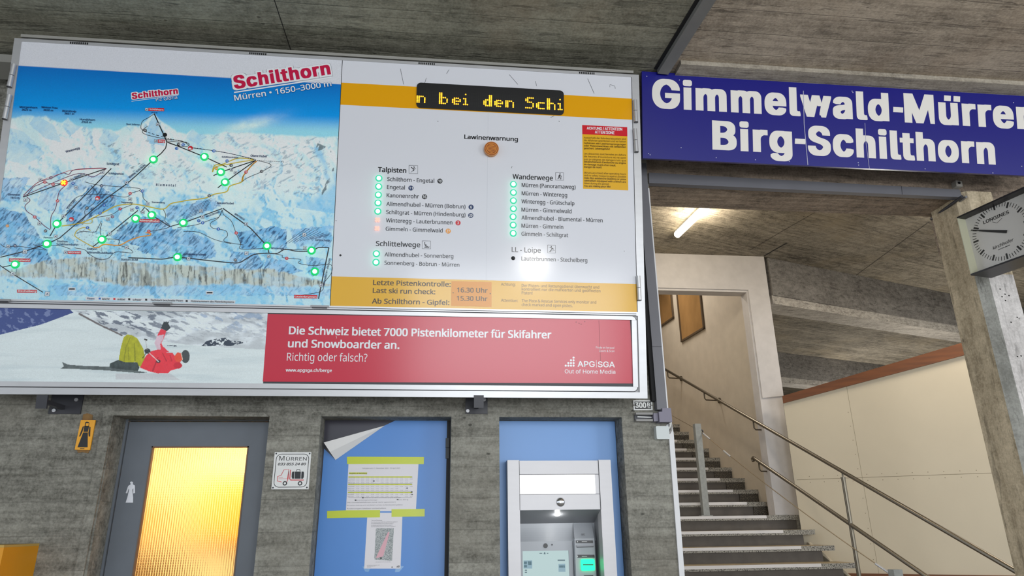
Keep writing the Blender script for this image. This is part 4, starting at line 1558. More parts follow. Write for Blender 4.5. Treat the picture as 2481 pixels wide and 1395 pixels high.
for s, x0, y0, x1 in (('Schilthorn - Engetal', 938, 438, 1052), ('Engetal', 937.4, 457.2, 981), ('Kanonenrohr', 936.7, 477.4, 1015), ('Allmendhubel - Mürren (Bobrun)', 936, 498, 1127.8),
                      ('Schiltgrat - Mürren (Hindenburg)', 935.4, 518, 1127.8), ('Winteregg - Lauterbrunnen', 935, 538, 1096), ('Gimmeln - Gimmelwald', 934.2, 558.4, 1072.6), ('Allmendhubel - Sonnenberg', 931.7, 620.6, 1098.5),
                      ('Sonnenberg - Bobrun - Mürren', 931.2, 641, 1113), ('Mürren (Panoramaweg)', 1264, 452.3, 1395), ('Mürren - Winteregg', 1264, 472.6, 1374.4), ('Winteregg - Grütschalp', 1263.5, 492.1, 1392),
                      ('Mürren - Gimmelwald', 1263.5, 512, 1385), ('Allmendhubel - Blumental - Mürren', 1263.5, 531.5, 1460.5), ('Mürren - Gimmeln', 1263.5, 551, 1365), ('Gimmeln - Schiltgrat', 1263.5, 570.6, 1377),
                      ('Lauterbrunnen - Stechelberg', 1263.5, 630.6, 1423.3)):
    P_(s, x0, y0, x1)
M_BRN = flat('dark_brown_ink', (66, 46, 16), 0.2)
P_('Letzte Pistenkontrolle:', 903.6, 690, 1091.8, 12.5, M_BRN, 0.018)
P_('Last ski run check:', 902.9, 709.4, 1054.6, 12.5, M_BRN, 0.018)
P_('Ab Schilthorn - Gipfel:', 900.9, 735, 1088.5, 12.5, M_BRN, 0.018)
for s, x0, y0, x1 in (('Achtung:', 1213.9, 691.4, 1249), ('Der Pisten- und Rettungsdienst überwacht und', 1264, 694.4, 1452), ('kontrolliert nur die markierten und geöffneten', 1264, 703.2, 1455), ('Pisten!', 1264, 712.4, 1290.4),
                      ('Attention:', 1213.9, 730.4, 1255), ('The Piste & Rescue Services only monitor and', 1264, 731.4, 1445), ('check marked and open pistes.', 1264, 741, 1387.4)):
    P_(s, x0, y0, x1, 7, M_INKB, 0.006)

# stuck-on time plate
M_PLATE = flat('orange_plate', (236, 164, 84), 0.3)
mb = MB()
mb.psheet(BP, [(1094, 680.5), (1191, 683.2), (1191, 743), (1093, 740.6)], -0.0026, M_PLATE)
for x, y in ((1098, 709), (1188, 711)):
    dot(x, y, 1.5, M_INKB, -0.0014)
P2 = lambda s, x0, y0, x1: mb.text(BP, s, x0, y0, x1, 11.5, M_BRN, -0.0014, 'hum', 0.012)
P2('16.30 Uhr', 1107.3, 707.6, 1181.3)
P2('15.30 Uhr', 1106.6, 727.7, 1181)
mb.build('time_plate', board, label='orange plate with closing times')

# trilingual warning label
mb = MB()
Q = [(1410.8, 302.3), (1520, 307.6), (1522.4, 460.6), (1412.8, 456.6)]
mb.psheet(BP, Q, -0.0034, M_YEL2)
mb.psheet(BP, [Q[0], Q[1], (1520.3, 329.6), (1411.1, 324.4)], -0.003, M_RED)
mb.text(BP, 'ACHTUNG / ATTENTION', 1422, 313.3, 1508, 7, M_WINK, -0.0024, 'sans', 0.02, 316.2)
mb.text(BP, 'ATTENZIONE', 1441.6, 322.8, 1489, 7, M_WINK, -0.0024, 'sans', 0.02, 324.8)
rows = [(738, 'Ausserhalb der Bahnbetriebszeiten sind', 1, 0), (763, 'die Abfahrten geschlossen und vor keinen', 1, 0), (790, 'Gefahren wie Lawinensprengungen', 1, 1), (815, 'oder Pistenmaschinen mit Seilwinden', 1, 1), (840, 'gesichert. Lebensgefahr!', .62, 1),
        (892, 'Les descentes sont fermées en dehors', 1, 0), (919, "de heures d'ouverture et ne sont", 1, 0), (946, 'pas protégées de dangers tels que', 1, 0), (970, "déclenchement d'avalanche ou engins", 1, 1), (996, "de damage munis d'un treuil.", .76, 1), (1020, 'Danger de mort!', .42, 1),
        (1076, 'Skiruns are closed after operating hours', 1, 0), (1102, 'and no safety measures against possible', 1, 0), (1127, 'risks like avalanche blasting or piste', 1, 1), (1152, 'caterpillars equipped with a winch are', 1, 1), (1178, 'taken during this period.', .6, 0), (1204, 'You are risking your life!', .63, 1)]
for yy, s, wfr, bold in rows:
    y = 150 + yy * 0.2508
    mb.text(BP, s, 1415.3, y, 1415.3 + 101.5 * wfr, 4.3, M_BRN, -0.0024, 'hum', 0.02 if bold else 0.004, y + 3.6 * wfr)
mb.build('warning_label', board, label='yellow trilingual warning label with red head')

# amber avalanche-warning lamp
mb = MB()
u, v = BP.uv(1190, 363.5)
k = BP.scale(1190, 363)
mb.puck(BP, u, v, 17.5 * k, -0.004, 0.03, flat('amber_lens', (206, 130, 48), 0.25), 28)
lamp = mb.build('warning_lamp', board, label='round amber avalanche-warning lamp, unlit')
mb = MB()
amb = flat('amber_relief', (140, 66, 12), 0.3)
for r in (15.5, 11.5):
    pts = [(u + r * k * math.cos(t * math.pi / 14), v + r * k * math.sin(t * math.pi / 14)) for t in range(29)]
    mb.ribbon(BP, pts, 1.6 * k, 0.0306, amb)
for a in range(5):
    mb.ribbon(BP, [(u - 8 * k, v + (a - 2) * 3.4 * k), (u + 8 * k, v + (a - 2.6) * 3.4 * k)], 1.4 * k, 0.0306, amb)
mb.build('lens_relief', lamp)

# scrolling LED display
mb = MB()
a_, b_ = BP.uv(1009, 238), BP.uv(1366, 247)
v0_, v1_ = BP.uv(1190, 270.2)[1], BP.uv(1190, 210.2)[1]
r_ = 0.028
pts = []
for cx_, cy_, s0 in ((b_[0] - r_, v1_ - r_, 0), (a_[0] + r_, v1_ - r_, 90), (a_[0] + r_, v0_ + r_, 180), (b_[0] - r_, v0_ + r_, 270)):
    for i in range(6):
        t = math.radians(s0 + i * 18)
        pts.append((cx_ + r_ * math.cos(t), cy_ + r_ * math.sin(t)))
mb.prism(BP, pts, -0.006, 0.004, M_BLK)
disp = mb.build('led_display', board, label='black scrolling text display with amber letters')
G = {'n': ['.....', '.....', '.....', 'X.XX.', 'XX..X', 'X...X', 'X...X', 'X...X'], 'b': ['X....', 'X....', 'X....', 'XXXX.', 'X...X', 'X...X', 'X...X', 'XXXX.'],
     'e': ['.....', '.....', '.....', '.XXX.', 'X...X', 'XXXXX', 'X....', '.XXX.'], 'i': ['.X.', '...', '...', 'XX.', '.X.', '.X.', '.X.', 'XXX'],
     'd': ['....X', '....X', '....X', '.XXXX', 'X...X', 'X...X', 'X...X', '.XXXX'], 'S': ['.XXXX', 'X....', 'X....', '.XXX.', '....X', '....X', '....X', 'XXXX.'],
     'c': ['.....', '.....', '.....', '.XXXX', 'X....', 'X....', 'X....', '.XXXX'], 'h': ['X....', 'X....', 'X....', 'XXXX.', 'X...X', 'X...X', 'X...X', 'X...X']}
M_LED = emit('amber_led', (255, 178, 30), 2.2)
M_LEDOFF = flat('led_off', (34, 34, 30), 0.4)
lit, off_ = MB(), MB()
NC, NR = 80, 10
uu0, uu1 = BP.uv(1011, 240)[0], BP.uv(1361, 250)[0]
pu = (uu1 - uu0) / (NC - 1)
pv = BP.scale(1190, 240) * 3.65
vtop = BP.uv(1190, 229.5)[1]
on = set()
for ch, c0 in (('n', 0), ('b', 12), ('e', 19), ('i', 25), ('d', 36), ('e', 42), ('n', 48), ('S', 59), ('c', 65), ('h', 71), ('i', 77)):
    for r, row in enumerate(G[ch]):
        for c, q in enumerate(row):
            if q == 'X' and c0 + c < NC:
                on.add((c0 + c, r + 1))
                if c == 0 and ch not in 'i':
                    on.add((c0 + 1, r + 1))
                if c == 4 and ch == 'd':
                    on.add((c0 + 3, r + 1))
for c in range(NC):
    for r in range(NR):
        u, v = uu0 + c * pu, vtop - r * pv
        t = on_ = (c, r) in on
        (lit if on_ else off_).disc(BP, u, v, 0.0052 if on_ else 0.0024, 0.0048, M_LED if on_ else M_LEDOFF, 8)
lit.build('lit_dots', disp, label='glowing amber dots', kind='stuff')
off_.build('unlit_dots', disp, kind='stuff')

# status lamps: one mesh each kind, copied
M_LG = emit('green_lamp_ring', (0, 232, 120), 0.75)
M_LGC = emit('green_lamp_core', (96, 255, 176), 11.0)
M_LR = emit('red_lamp_ring', (255, 60, 40), 0.9)
M_LRC = emit('red_lamp_core', (255, 196, 40), 2.6)
M_LMC = emit('white_lamp_core', (120, 255, 200), 7.0)
M_LMR = emit('mint_lamp_ring', (60, 236, 176), 0.8)
M_LPR = emit('pink_lamp_core', (255, 176, 160), 1.4)
kk = BP.scale(700, 450)


def lamp_set(spots, ring, core, rr, rc, label, square=False):
    proto = None
    for x, y in spots:
        P = BP.px(x, y, -0.004)
        if proto is None:
            mb = MB()
            q = Plane(P, BP.u, BP.v)
            if ring:
                mb.dome(q, 0, 0, rr * kk, 0.0, 0.006, ring, 18, 3)
            if square:
                for a in (45, 135):
                    c, s_ = math.cos(math.radians(a)), math.sin(math.radians(a))
                    L_, w_ = rc * kk * 1.25, rc * kk * 0.42
                    mb.prism(q, [(L_ * c - w_ * s_, L_ * s_ + w_ * c), (-L_ * c - w_ * s_, -L_ * s_ + w_ * c), (-L_ * c + w_ * s_, -L_ * s_ - w_ * c), (L_ * c + w_ * s_, L_ * s_ - w_ * c)], 0.004, 0.0105, core)
            else:
                mb.dome(q, 0, 0, rc * kk, 0.004, 0.014, core, 18, 4)
            proto = mb.build('status_lamp', board)
            proto['label'] = label
            P0 = P
        else:
            o = proto.copy()
            COL.objects.link(o)
            o.parent = board
            o.location = Vector(P - P0)


lamp_set([(371.3, 385.9), (495, 379.3), (534.8, 416.4), (545, 441), (137.4, 541.9), (113.2, 590.4), (328.3, 529.2), (367.3, 520.7), (246.7, 579.8), (36.3, 640), (443.8, 539.3), (429.7, 622.3), (646.7, 595.5), (754.7, 606.4), (762.6, 657.3)],
         M_LG, M_LGC, 10.5, 5.6, 'glowing green status lamp on the map')
lamp_set([(154.4, 442.4)], M_LR, M_LRC, 8.5, 4.6, 'glowing red cross lamp on the map', True)
lamp_set([(917.9, 431.4), (917.4, 451.5), (916.6, 471.6), (915.9, 491.2), (915.4, 511.5), (911.9, 614.3), (910.9, 634.9), (1244, 446), (1244, 466), (1244, 485.7), (1244, 505.2), (1243.2, 524.8), (1243.5, 544.8), (1243.5, 564.9)],
         M_LMR, M_LMC, 9.0, 5.6, 'glowing green status lamp in the run list')
lamp_set([(914.6, 532.8), (913.6, 553.4)], None, M_LPR, 0, 5.2, 'pale red cross lamp in the run list', True)
lamp_set([(1243.5, 625)], M_BLK, M_INKG, 5.2, 2.6, 'unlit status lamp')

# ------------------------------------------------------------------ the advertising banner in its snap frame
adv = thing('advertising_banner', tuple(BP.at((uL + uR) / 2, aB - 0.03, 0.0)), 'long red advertising banner with a fallen skier, framed under the piste board', 'banner')
aR = BP.uv(1531, 850)[0]
mb = MB()
oR, oT, oB = BP.uv(1543, 850)[0], aT + 0.028, aB - 0.033
rr_ = 0.03
def rounded(u0, v0, u1, v1, r):
    out = []
    for cx_, cy_, s0 in ((u1 - r, v1 - r, 0), (u0 + r, v1 - r, 90), (u0 + r, v0 + r, 180), (u1 - r, v0 + r, 270)):
        for i in range(6):
            t = math.radians(s0 + i * 18)
            out.append((cx_ + r * math.cos(t), cy_ + r * math.sin(t)))
    return out
mb.prism(BP, rounded(aL - 0.02, oB, oR + 0.004, oT, rr_ + 0.003), -0.012, -0.002, M_DKST)
for u0, v0, u1, v1 in ((aL - 0.016, aT, aR, oT - 0.004), (aL - 0.016, oB + 0.004, aR, aB), (aR, oB + 0.03, oR, oT - 0.03)):
    mb.rect(BP, u0, v0, u1, v1, -0.004, 0.010, M_ALU)
for v_, s0 in ((oT - 0.004 - 0.028, 0), (oB + 0.004 + 0.028, 270)):
    c = [(aR, v_)] + [(aR + 0.028 * math.cos(math.radians(s0 + i * 15)), v_ + 0.028 * math.sin(math.radians(s0 + i * 15))) for i in range(7)]
    mb.prism(BP, c, -0.004, 0.010, M_ALU)
mb.build('snap_frame', adv, label='aluminium snap frame')

_z = lambda pts: [(px_ * 0.25796, 720 + py_ * 0.25806) for px_, py_ in pts]
A_PANTS = _z([(1112, 605), (1135, 470), (1163, 372), (1195, 350), (1240, 356), (1290, 385), (1345, 480), (1362, 560), (1330, 655), (1285, 640), (1262, 605), (1240, 622), (1130, 612)])
A_JACK = _z([(1315, 660), (1370, 550), (1420, 505), (1490, 490), (1560, 520), (1620, 522), (1690, 600), (1700, 630), (1660, 672), (1600, 690), (1580, 712), (1480, 714), (1400, 695)])
A_ARM = _z([(1480, 495), (1450, 430), (1478, 355), (1512, 295), (1562, 315), (1540, 382), (1516, 430), (1530, 460), (1590, 515), (1540, 520)])
A_LAV = _z([(1475, 490), (1450, 430), (1476, 360), (1540, 350), (1535, 385), (1505, 440), (1510, 490)])
A_GLOVE = _z([(1512, 290), (1530, 245), (1545, 233), (1572, 230), (1590, 262), (1602, 288), (1585, 302), (1565, 318)])
A_BOOT = _z([(1030, 622), (1110, 588), (1180, 610), (1290, 612), (1310, 660), (1295, 692), (1030, 664)])
A_SKI = _z([(582, 606), (640, 632), (760, 642), (1030, 652), (1390, 706), (1310, 712), (1000, 686), (700, 672), (565, 672), (600, 648)])
A_GOG = _z([(1635, 560), (1665, 515), (1700, 525), (1712, 585), (1690, 610), (1650, 600)])
A_REFL = _z([(1085, 715), (1600, 715), (1690, 775), (1085, 770)])


def paint_ad(x, y):
    white = inkc((188, 200, 208)) * np.ones(x.shape + (3,))
    n = fbm(x / 90, y / 14, 201, 4)
    c = white * (0.94 + 0.12 * n)[..., None]
    # lower hollow and glossy strip
    sh_ = (sstep(0.45, 0.8, fbm(x / 140, y / 10 + 4, 211, 3)) * 0.25)[..., None]
    c = c * (1 - sh_) + inkc((138, 158, 172)) * sh_
    # distant mountains on the right
    m = poly_in([(178, 752), (700, 758), (700, 850), (480, 838), (340, 820), (292, 811), (240, 785), (190, 757)], x, y)
    r1 = fbm((x * 0.9 + y * 1.6) / 30, (y * 1.3 - x * 0.5) / 9, 221, 5)
    cm = inkc((194, 204, 216)) * (1 - sstep(0.42, 0.7, fbm(x / 60, y / 18, 231, 4))[..., None] * 0.3)
    k = (sstep(0.545, 0.62, r1) * (0.85 - 0.5 * sstep(300, 560, x)) * sstep(838, 800, y))[..., None]
    cm = cm * (1 - k) + inkc((56, 68, 92)) * k
    k = (sstep(0.6, 0.66, fbm((x - 2 * y) / 22, (x + 2 * y) / 44, 241, 4)) * sstep(420, 480, x) * sstep(822, 770, y) * 0.6)[..., None]
    cm = cm * (1 - k) + inkc((104, 132, 170)) * k
    c = np.where(m[..., None], cm, c)
    for q in ([(488, 838), (500, 826), (525, 820), (548, 818), (558, 825), (600, 828), (560, 838)], [(405, 836), (428, 836), (428, 839), (405, 838)]):
        c = np.where((poly_in(q, x, y) & (fbm(x / 6, y / 4, 251, 3) > 0.42))[..., None], inkc((40, 52, 70)), c)
    # the piste hump on the left, dark blue valley behind it
    b = poly_in([(-30, 740), (165, 745), (178, 757), (100, 786), (-30, 818)], x, y)
    bl_ = inkc((44, 62, 122)) * np.ones(x.shape + (3,))
    k = (sstep(0.60, 0.66, fbm((x - y) / 12, (x + 2 * y) / 26, 261, 4)) * 0.55)[..., None]
    bl_ = bl_ * (1 - k) + inkc((120, 134, 176)) * k
    c = np.where(b[..., None], bl_, c)
    for a0, a1, d_ in (((192, 760), (240, 786), 1.5), ((240, 786), (295, 812), 1.2)):
        t = np.clip(((x - a0[0]) * (a1[0] - a0[0]) + (y - a0[1]) * (a1[1] - a0[1])) / ((a1[0] - a0[0]) ** 2 + (a1[1] - a0[1]) ** 2), 0, 1)
        d = np.hypot(x - a0[0] - t * (a1[0] - a0[0]), y - a0[1] - t * (a1[1] - a0[1]))
        c = np.where((d < d_ + 1.2 * fbm(x / 5, y / 5, 5))[..., None], inkc((92, 88, 92)), c)
    def put(poly, col, amt=1.0, tex=0.0):
        nonlocal c
        k = poly_in(poly, x, y)[..., None] * amt
        cc = inkc(col) * (1 + tex * (fbm(x / 7, y / 9, 271, 3) - 0.5))[..., None]
        c = c * (1 - k) + cc * k
    put(A_REFL, (150, 140, 152), 0.35)  # reflection below the skier, tinted into the print
    put(A_SKI, (78, 88, 92), 1, 0.8)
    put(A_PANTS, (152, 154, 22), 1, 0.5)
    for p_ in ([(1160, 600), (1178, 470), (1222, 372), (1230, 374), (1186, 470), (1170, 604)], [(1258, 430), (1266, 430), (1276, 600), (1262, 596)], [(1200, 470), (1206, 470), (1214, 596), (1208, 598)]):
        put(_z(p_), (112, 116, 10), 0.8)
    put(A_BOOT, (50, 62, 64), 1, 1.4)
    put(A_JACK, (206, 44, 60), 1, 0.45)
    put(A_ARM, (206, 48, 66), 1, 0.4)
    put(A_LAV, (190, 166, 184), 1, 0.3)
    for p_ in ([(1425, 690), (1480, 560), (1490, 560), (1440, 700)], [(1530, 520), (1570, 600), (1560, 604), (1522, 524)], [(1600, 540), (1620, 600), (1612, 602), (1592, 544)]):
        put(_z(p_), (140, 18, 40), 0.7)
    for p_ in ([(1532, 250), (1536, 228), (1545, 230), (1546, 252)], [(1550, 240), (1558, 224), (1566, 228), (1562, 246)], [(1570, 236), (1582, 228), (1588, 236), (1578, 252)]):
        put(_z(p_), (40, 48, 54))
    put(A_GLOVE, (40, 48, 54))
    for cx_, cy_, rx_, ry_, col in ((1742, 556, 40, 62, (58, 64, 68)), (1385, 505, 28, 26, (40, 44, 50)), (1670, 640, 40, 30, (180, 30, 50)), (1488, 600, 20, 16, (34, 36, 42))):
        px_, py_ = cx_ * 0.25796, 720 + cy_ * 0.25806
        e_ = (((x - px_) / (rx_ * 0.258)) ** 2 + ((y - py_) / (ry_ * 0.258)) ** 2) < 1
        c = np.where(e_[..., None], inkc(col), c)
    put(A_GOG, (220, 70, 48), 1, 0.5)
    for p0_, p1_, w_, col in (((1365, 395), (1382, 490), 5, (150, 150, 156)), ((1400, 520), (1490, 605), 7, (214, 190, 196)), ((1360, 395), (1378, 400), 14, (40, 40, 44)), ((1340, 570), (1375, 520), 6, (30, 32, 34)), ((1700, 520), (1715, 585), 6, (200, 190, 180))):
        a0, a1 = (p0_[0] * 0.25796, 720 + p0_[1] * 0.25806), (p1_[0] * 0.25796, 720 + p1_[1] * 0.25806)
        t = np.clip(((x - a0[0]) * (a1[0] - a0[0]) + (y - a0[1]) * (a1[1] - a0[1])) / ((a1[0] - a0[0]) ** 2 + (a1[1] - a0[1]) ** 2), 0, 1)
        d = np.hypot(x - a0[0] - t * (a1[0] - a0[0]), y - a0[1] - t * (a1[1] - a0[1]))
        c = np.where((d < w_ * 0.13)[..., None], inkc(col), c)
    return c


uS = BP.uv(643, 842)[0]
ph_ = ink_sheet('skier_photo', BP, aL, aB, uS, aT, -0.001, 640, 172, paint_ad, printed('advert_photo_print', 0.22), adv)
ph_['label'] = 'printed photo of a skier in red jacket lying on the snow waving'
mb = MB()
M_ADRED = flat('advert_red', (200, 32, 60), 0.2)
mb.psheet(BP, [(648.6, 760.6), (1526.5, 774.4), (1535.2, 928.8), (636.5, 924.2)], -0.0005, M_ADRED)
redp = mb.build('red_field', adv, label='plain red half with white slogan')
mb = MB()
def R_(s, x0, y0, x1, cap, off=0.018, y1=None, f='hum', mat=M_WINK, nm='slogan_lettering'):
    m_ = MB()
    m_.text(BP, s, x0, y0, x1, cap, mat, 0.0004, f, off, y1)
    m_.build(nm, redp)
R_('Die Schweiz bietet 7000 Pistenkilometer für Skifahrer', 699.6, 810.1, 1336, 20, 0.022)
R_('und Snowboarder an.', 697.2, 841.6, 967.6, 20, 0.022)
R_('Richtig oder falsch?', 694.8, 873.5, 889.5, 19, 0.0)
R_('www.apgsga.ch/berge', 692, 900, 804, 8, 0.02)
R_('Finde es heraus!', 1444, 844, 1488.5, 5, 0.0)
R_('Zoom & Scan', 1451.7, 852.2, 1488.8, 5, 0.0)
R_('APG', 1399.4, 888.6, 1441, 14.2, 0.014, f='sans')
R_('SGA', 1448.5, 889.4, 1489.6, 14.2, 0.014, f='sans')
R_('Out of Home Media', 1368.4, 904, 1491, 9.6, 0.004, f='sans')
mb.pline(BP, [(1444.6, 872), (1445.2, 890)], 1.0, 0.0004, M_WINK)
for j, n_ in enumerate((4, 3, 2, 1)):
    for i in range(n_):
        x, y = 1150 + 0.2294 * (1044.5 - 27.5 * i), 740 + 0.2294 * (635 - 28.3 * j)
        dot(x, y, 2.5, M_WINK, 0.0004)
for pts in ([(1451, 776), (1455, 876)],):
    mb.pline(BP, pts, 0.7, 0.0004, flat('sheet_crease', (140, 28, 48), 0.3))
mb.build('logo_mark', redp)
mb = MB()
mb.pline(BP, [(814, 813), (815.6, 817), (815, 820)], 0.8, 0.0004, M_WINK)
for x, y in ((1396, 780), (1403, 783), (1417, 779), (1408, 785)):
    dot(x, y, 1.2, flat('sheet_crease', (140, 28, 48), 0.3), 0.0004)
mb.build('scratch', redp)
# ------------------------------------------------------------------ blue station sign
ST_ = math.radians(12.5)
so = onZ(1555, 172.6, 4.6)
GP = Plane(so, (1, 0, 0), (0, -math.sin(ST_), math.cos(ST_)))
M_SBLUE = flat('sign_enamel_blue', (8, 8, 122), 0.3)
M_SWHT = flat('sign_enamel_white', (232, 228, 222), 0.35)
tl, bl_ = GP.uv(1555, 172.6), GP.uv(1557, 383)
sL, sT, sB = tl[0], 0.0, bl_[1]
sR = GP.uv(2481, 330)[0] + 0.28
sign = thing('station_sign', tuple(GP.at((sL + sR) / 2, sB)), 'long blue enamel sign with white place names hanging above the stairs', 'sign')
mb = MB()
mb.rect(GP, sL, sB, sR, sT, -0.03, 0.0, M_SBLUE)
HYPH = [[(2164, 259), (2188, 260.4), (2187.6, 273), (2163.6, 271.6)]]
HYPH2 = [[(1926, 335.6), (1951.5, 337), (1951, 349.6), (1925.5, 348.2)]]
DOTS = [[(2287, 231.2), (2303.5, 232.2), (2303.2, 245.4), (2286.7, 244.4)], [(2310, 232.6), (2326, 233.6), (2325.7, 247), (2309.7, 246)]]
for s_, x0, y0, x1, y1 in (('Gimmelwald', 1580, 261, 2155, 294), ('Murren', 2192, 296.5, 2511, 314.8), ('Birg', 1726, 362.3, 1920, 372.6), ('Schilthorn', 1958, 375, 2412.5, 399)):
    wm = MB()
    wm.text(GP, s_, x0, y0, x1, 71, M_SWHT, 0.0012, 'sans', 0.040, y1, 0, 1.12)
    for q_ in DOTS if s_ == 'Murren' else HYPH if s_ in ('Gimmelwald',) else HYPH2 if s_ == 'Birg' else []:
        wm.psheet(GP, q_, 0.0014, M_SWHT)
    wm.build('sign_lettering', sign)
M_SCR = flat('scratch', (176, 176, 200), 0.5)
for pts, w in (([(1946, 220), (1948, 300), (1952, 345), (1957, 400)], 1.6), ([(2095, 298), (2098, 350), (2106, 408)], 1.0)):
    mb.pline(GP, pts, w, 0.002, M_SCR)
for x, y in ((1567, 185), (1646, 194), (1571, 372), (1575, 375), (1650, 358), (1735, 382), (1830, 387), (1912, 391), (2064, 221), (2066, 224), (2079, 394), (2080, 400), (2241, 409), (2405, 419), (2455, 249), (2475, 403)):
    u, v = GP.uv(x, y)
    mb.disc(GP, u, v, 1.3 * GP.scale(x, y), 0.002, M_SCR, 8)
mb.build('sign_panel', sign)
for x in (1650, 2060, 2430):
    mb = MB()
    p = GP.px(x, 300, -0.03)
    mb.box((p[0] - 0.02, p[1] + 0.01, p[2] - 0.02), (p[0] + 0.02, YW, p[2] + 0.02), M_DKST)
    mb.build('sign_bracket', sign)

# ------------------------------------------------------------------ roller shutter of the stair opening
M_SHUT = flat('shutter_grey', (112, 112, 118), 0.5, noise=0.04, nscale=6)
shut = thing('roller_shutter', (XE, YW - 0.03, 1.0), 'grey roller shutter with guide rail, raised above the stair opening', 'shutter')
SP = Plane((0, YW - 0.06, 0), (1, 0, 0), (0, 0, 1))
mb = MB()
gx1 = SP.uv(1600, 800)[0]
gx0 = SP.uv(1577, 800)[0]
zg0 = SP.uv(1606, 992)[1]
zg1 = SP.uv(1563, 395)[1]
mb.rect(SP, gx0, zg0, gx1, zg1, -0.055, 0.0, M_SHUT)
mb.rect(SP, gx0 - 0.026, zg0 + 0.06, gx0 - 0.001, zg1, -0.055, -0.012, M_BLACKG)
mb.rect(SP, gx1 + 0.001, zg0, gx1 + 0.010, SP.uv(1570, 455)[1], -0.03, -0.004, flat('white_corner_paint', (224, 224, 226), 0.5))
for y in (840,):
    mb.rect(SP, gx0, SP.uv(1590, y)[1], gx1, SP.uv(1590, y)[1] + 0.003, 0.0, 0.0005, M_DKST)
mb.build('guide_rail', shut)
mb = MB()
B0 = Plane((0, YW - 0.02, 0), (1, 0, 0), (0, 0, 1))
mb.pprism(B0, [(1573, 443), (2332, 478), (2325, 459), (1572, 418)], -0.05, 0.0, M_SHUT)
for x in (2184,):
    mb.pline(B0, [(x, 451), (x + 2, 471)], 1.2, 0.0006, M_DKST)
mb.build('bottom_bar', shut)
mb = MB()
mb.pprism(B0, [(2309, 441), (2324, 443), (2326, 456), (2311, 455)], -0.03, 0.03, flat('lock_plate', (176, 172, 164), 0.4))
u, v = B0.uv(2317, 447.5)
mb.puck(B0, u, v, 0.011, 0.03, 0.034, M_BLK, 14)
mb.build('lock', shut, label='small steel lock plate')
# pipe along the soffit corner
mb = MB()
a = onZ(2331, 476, 3.93)
b = onZ(2256, 531, 3.93)
mb.tube([a, b], 0.012, M_DKST, 8)
mb.tube([a + np.array([0.035, 0, 0]), b + np.array([0.035, 0, 0])], 0.010, M_ALU2, 8)
mb.build('conduit', None, 'thin conduit pair running along the soffit edge beside the column', 'thing', 'pipe')

# ------------------------------------------------------------------ projecting clock
CA = onY(2317.6, 525.8, 4.3)
cang = math.radians(-78)
cd = np.array([math.cos(cang), math.sin(cang), 0])
CP = Plane((CA[0], CA[1], 0), cd, (0, 0, 1))
if CP.n @ (EYE - CA) < 0:
    raise RuntimeError('clock faces away')
cz0, cz1 = CP.uv(2351, 667.7)[1], CA[2]
CW = 0.575
clock = thing('wall_clock', tuple(CP.at(CW / 2, cz0, -0.09)), 'square projecting station clock with white dial mounted beside the column', 'clock')
M_CBLK = flat('clock_case_black', (26, 22, 24), 0.4)
M_CSIDE = flat('clock_case_cream', (196, 196, 172), 0.5)
M_CFACE = flat('clock_dial', (204, 201, 196), 0.25)
FD = 0.075
mb = MB()
t_ = 0.012
for u0, v0, u1, v1 in ((0, cz1 - t_, CW, cz1), (0, cz0, CW, cz0 + t_)):
    mb.rect(CP, u0, v0, u1, v1, -0.20, 0.0, M_CBLK)
for u0, u1 in ((0, 0.006), (CW - 0.006, CW)):
    mb.rect(CP, u0, cz0 + t_, u1, cz1 - t_, -0.20, 0.0, M_CSIDE)
mb.build('case', clock)
mb = MB()
mb.rect(CP, 0.006, cz0 + t_, CW - 0.006, cz1 - t_, -0.10, -FD, M_CFACE)
mb.build('dial', clock)
FP = Plane(CP.o - CP.n * FD, CP.u, CP.v)
mb = MB()
M_CINK = flat('clock_ink', (40, 38, 36), 0.5)
cu, cv = FP.uv(2424, 560.8)
R1 = abs(FP.uv(2405.8, 495.7)[1] - FP.uv(2441, 626.8)[1]) / 2
for i in range(60):
    a = math.radians(6 * i)
    big = i % 5 == 0
    r0 = R1 * (0.80 if big else 0.86)
    w = 0.013 if big else 0.0045
    # squared dial: marks reach a rounded-square outline
    mb.ribbon(FP, [(cu + r0 * math.sin(a), cv + r0 * math.cos(a)), (cu + R1 * math.sin(a), cv + R1 * math.cos(a))], w, 0.0008, M_CINK)
mb.build('hour_marks', clock)
mb = MB()
mb.text(FP, 'LONGINES', 2383.5, 543.5, 2445.5, 8.5, M_CINK, 0.0009, 'sans', 0.02, 517)
mb.text(FP, 'kirchhofer', 2406.5, 605, 2457, 7.5, M_CINK, 0.0009, 'hum', 0.01, 583, 0.25)
mb.text(FP, 'INTERLAKEN', 2419, 606.5, 2447, 2.4, M_CINK, 0.0009, 'sans', 0.03, 594.5)
mb.pline(FP, [(2404, 537.5), (2416, 540), (2428, 528)], 0.9, 0.0009, M_CINK)
mb.build('dial_lettering', clock)
hl = FP.uv(2354.5, 557.5)
hr = FP.uv(2440.5, 561.2)
for nm, L_, w_, h_ in (('minute_hand', 1.0, 0.010, 0.006), ('hour_hand', 0.72, 0.017, 0.003)):
    mb = MB()
    c_ = np.array([cu, cv])
    tip = c_ + (np.array(hl) - c_) * L_
    tail = c_ + (np.array(hr) - c_)
    d = (tip - tail) / np.linalg.norm(tip - tail)
    nn = np.array([-d[1], d[0]]) * w_ / 2
    mb.prism(FP, [tuple(tail + nn * 1.3), tuple(tip + nn * 0.7), tuple(tip - nn * 0.7), tuple(tail - nn * 1.3)], h_, h_ + 0.002, M_CINK)
    mb.build(nm, clock)
mb = MB()
p = CP.at(0.05, cz0 + 0.2, -0.20)
mb.box((p[0] - 0.01, p[1] - 0.06, p[2] - 0.08), (4.22, 4.47, p[2] + 0.08), M_CBLK)
mb.build('wall_bracket', clock)

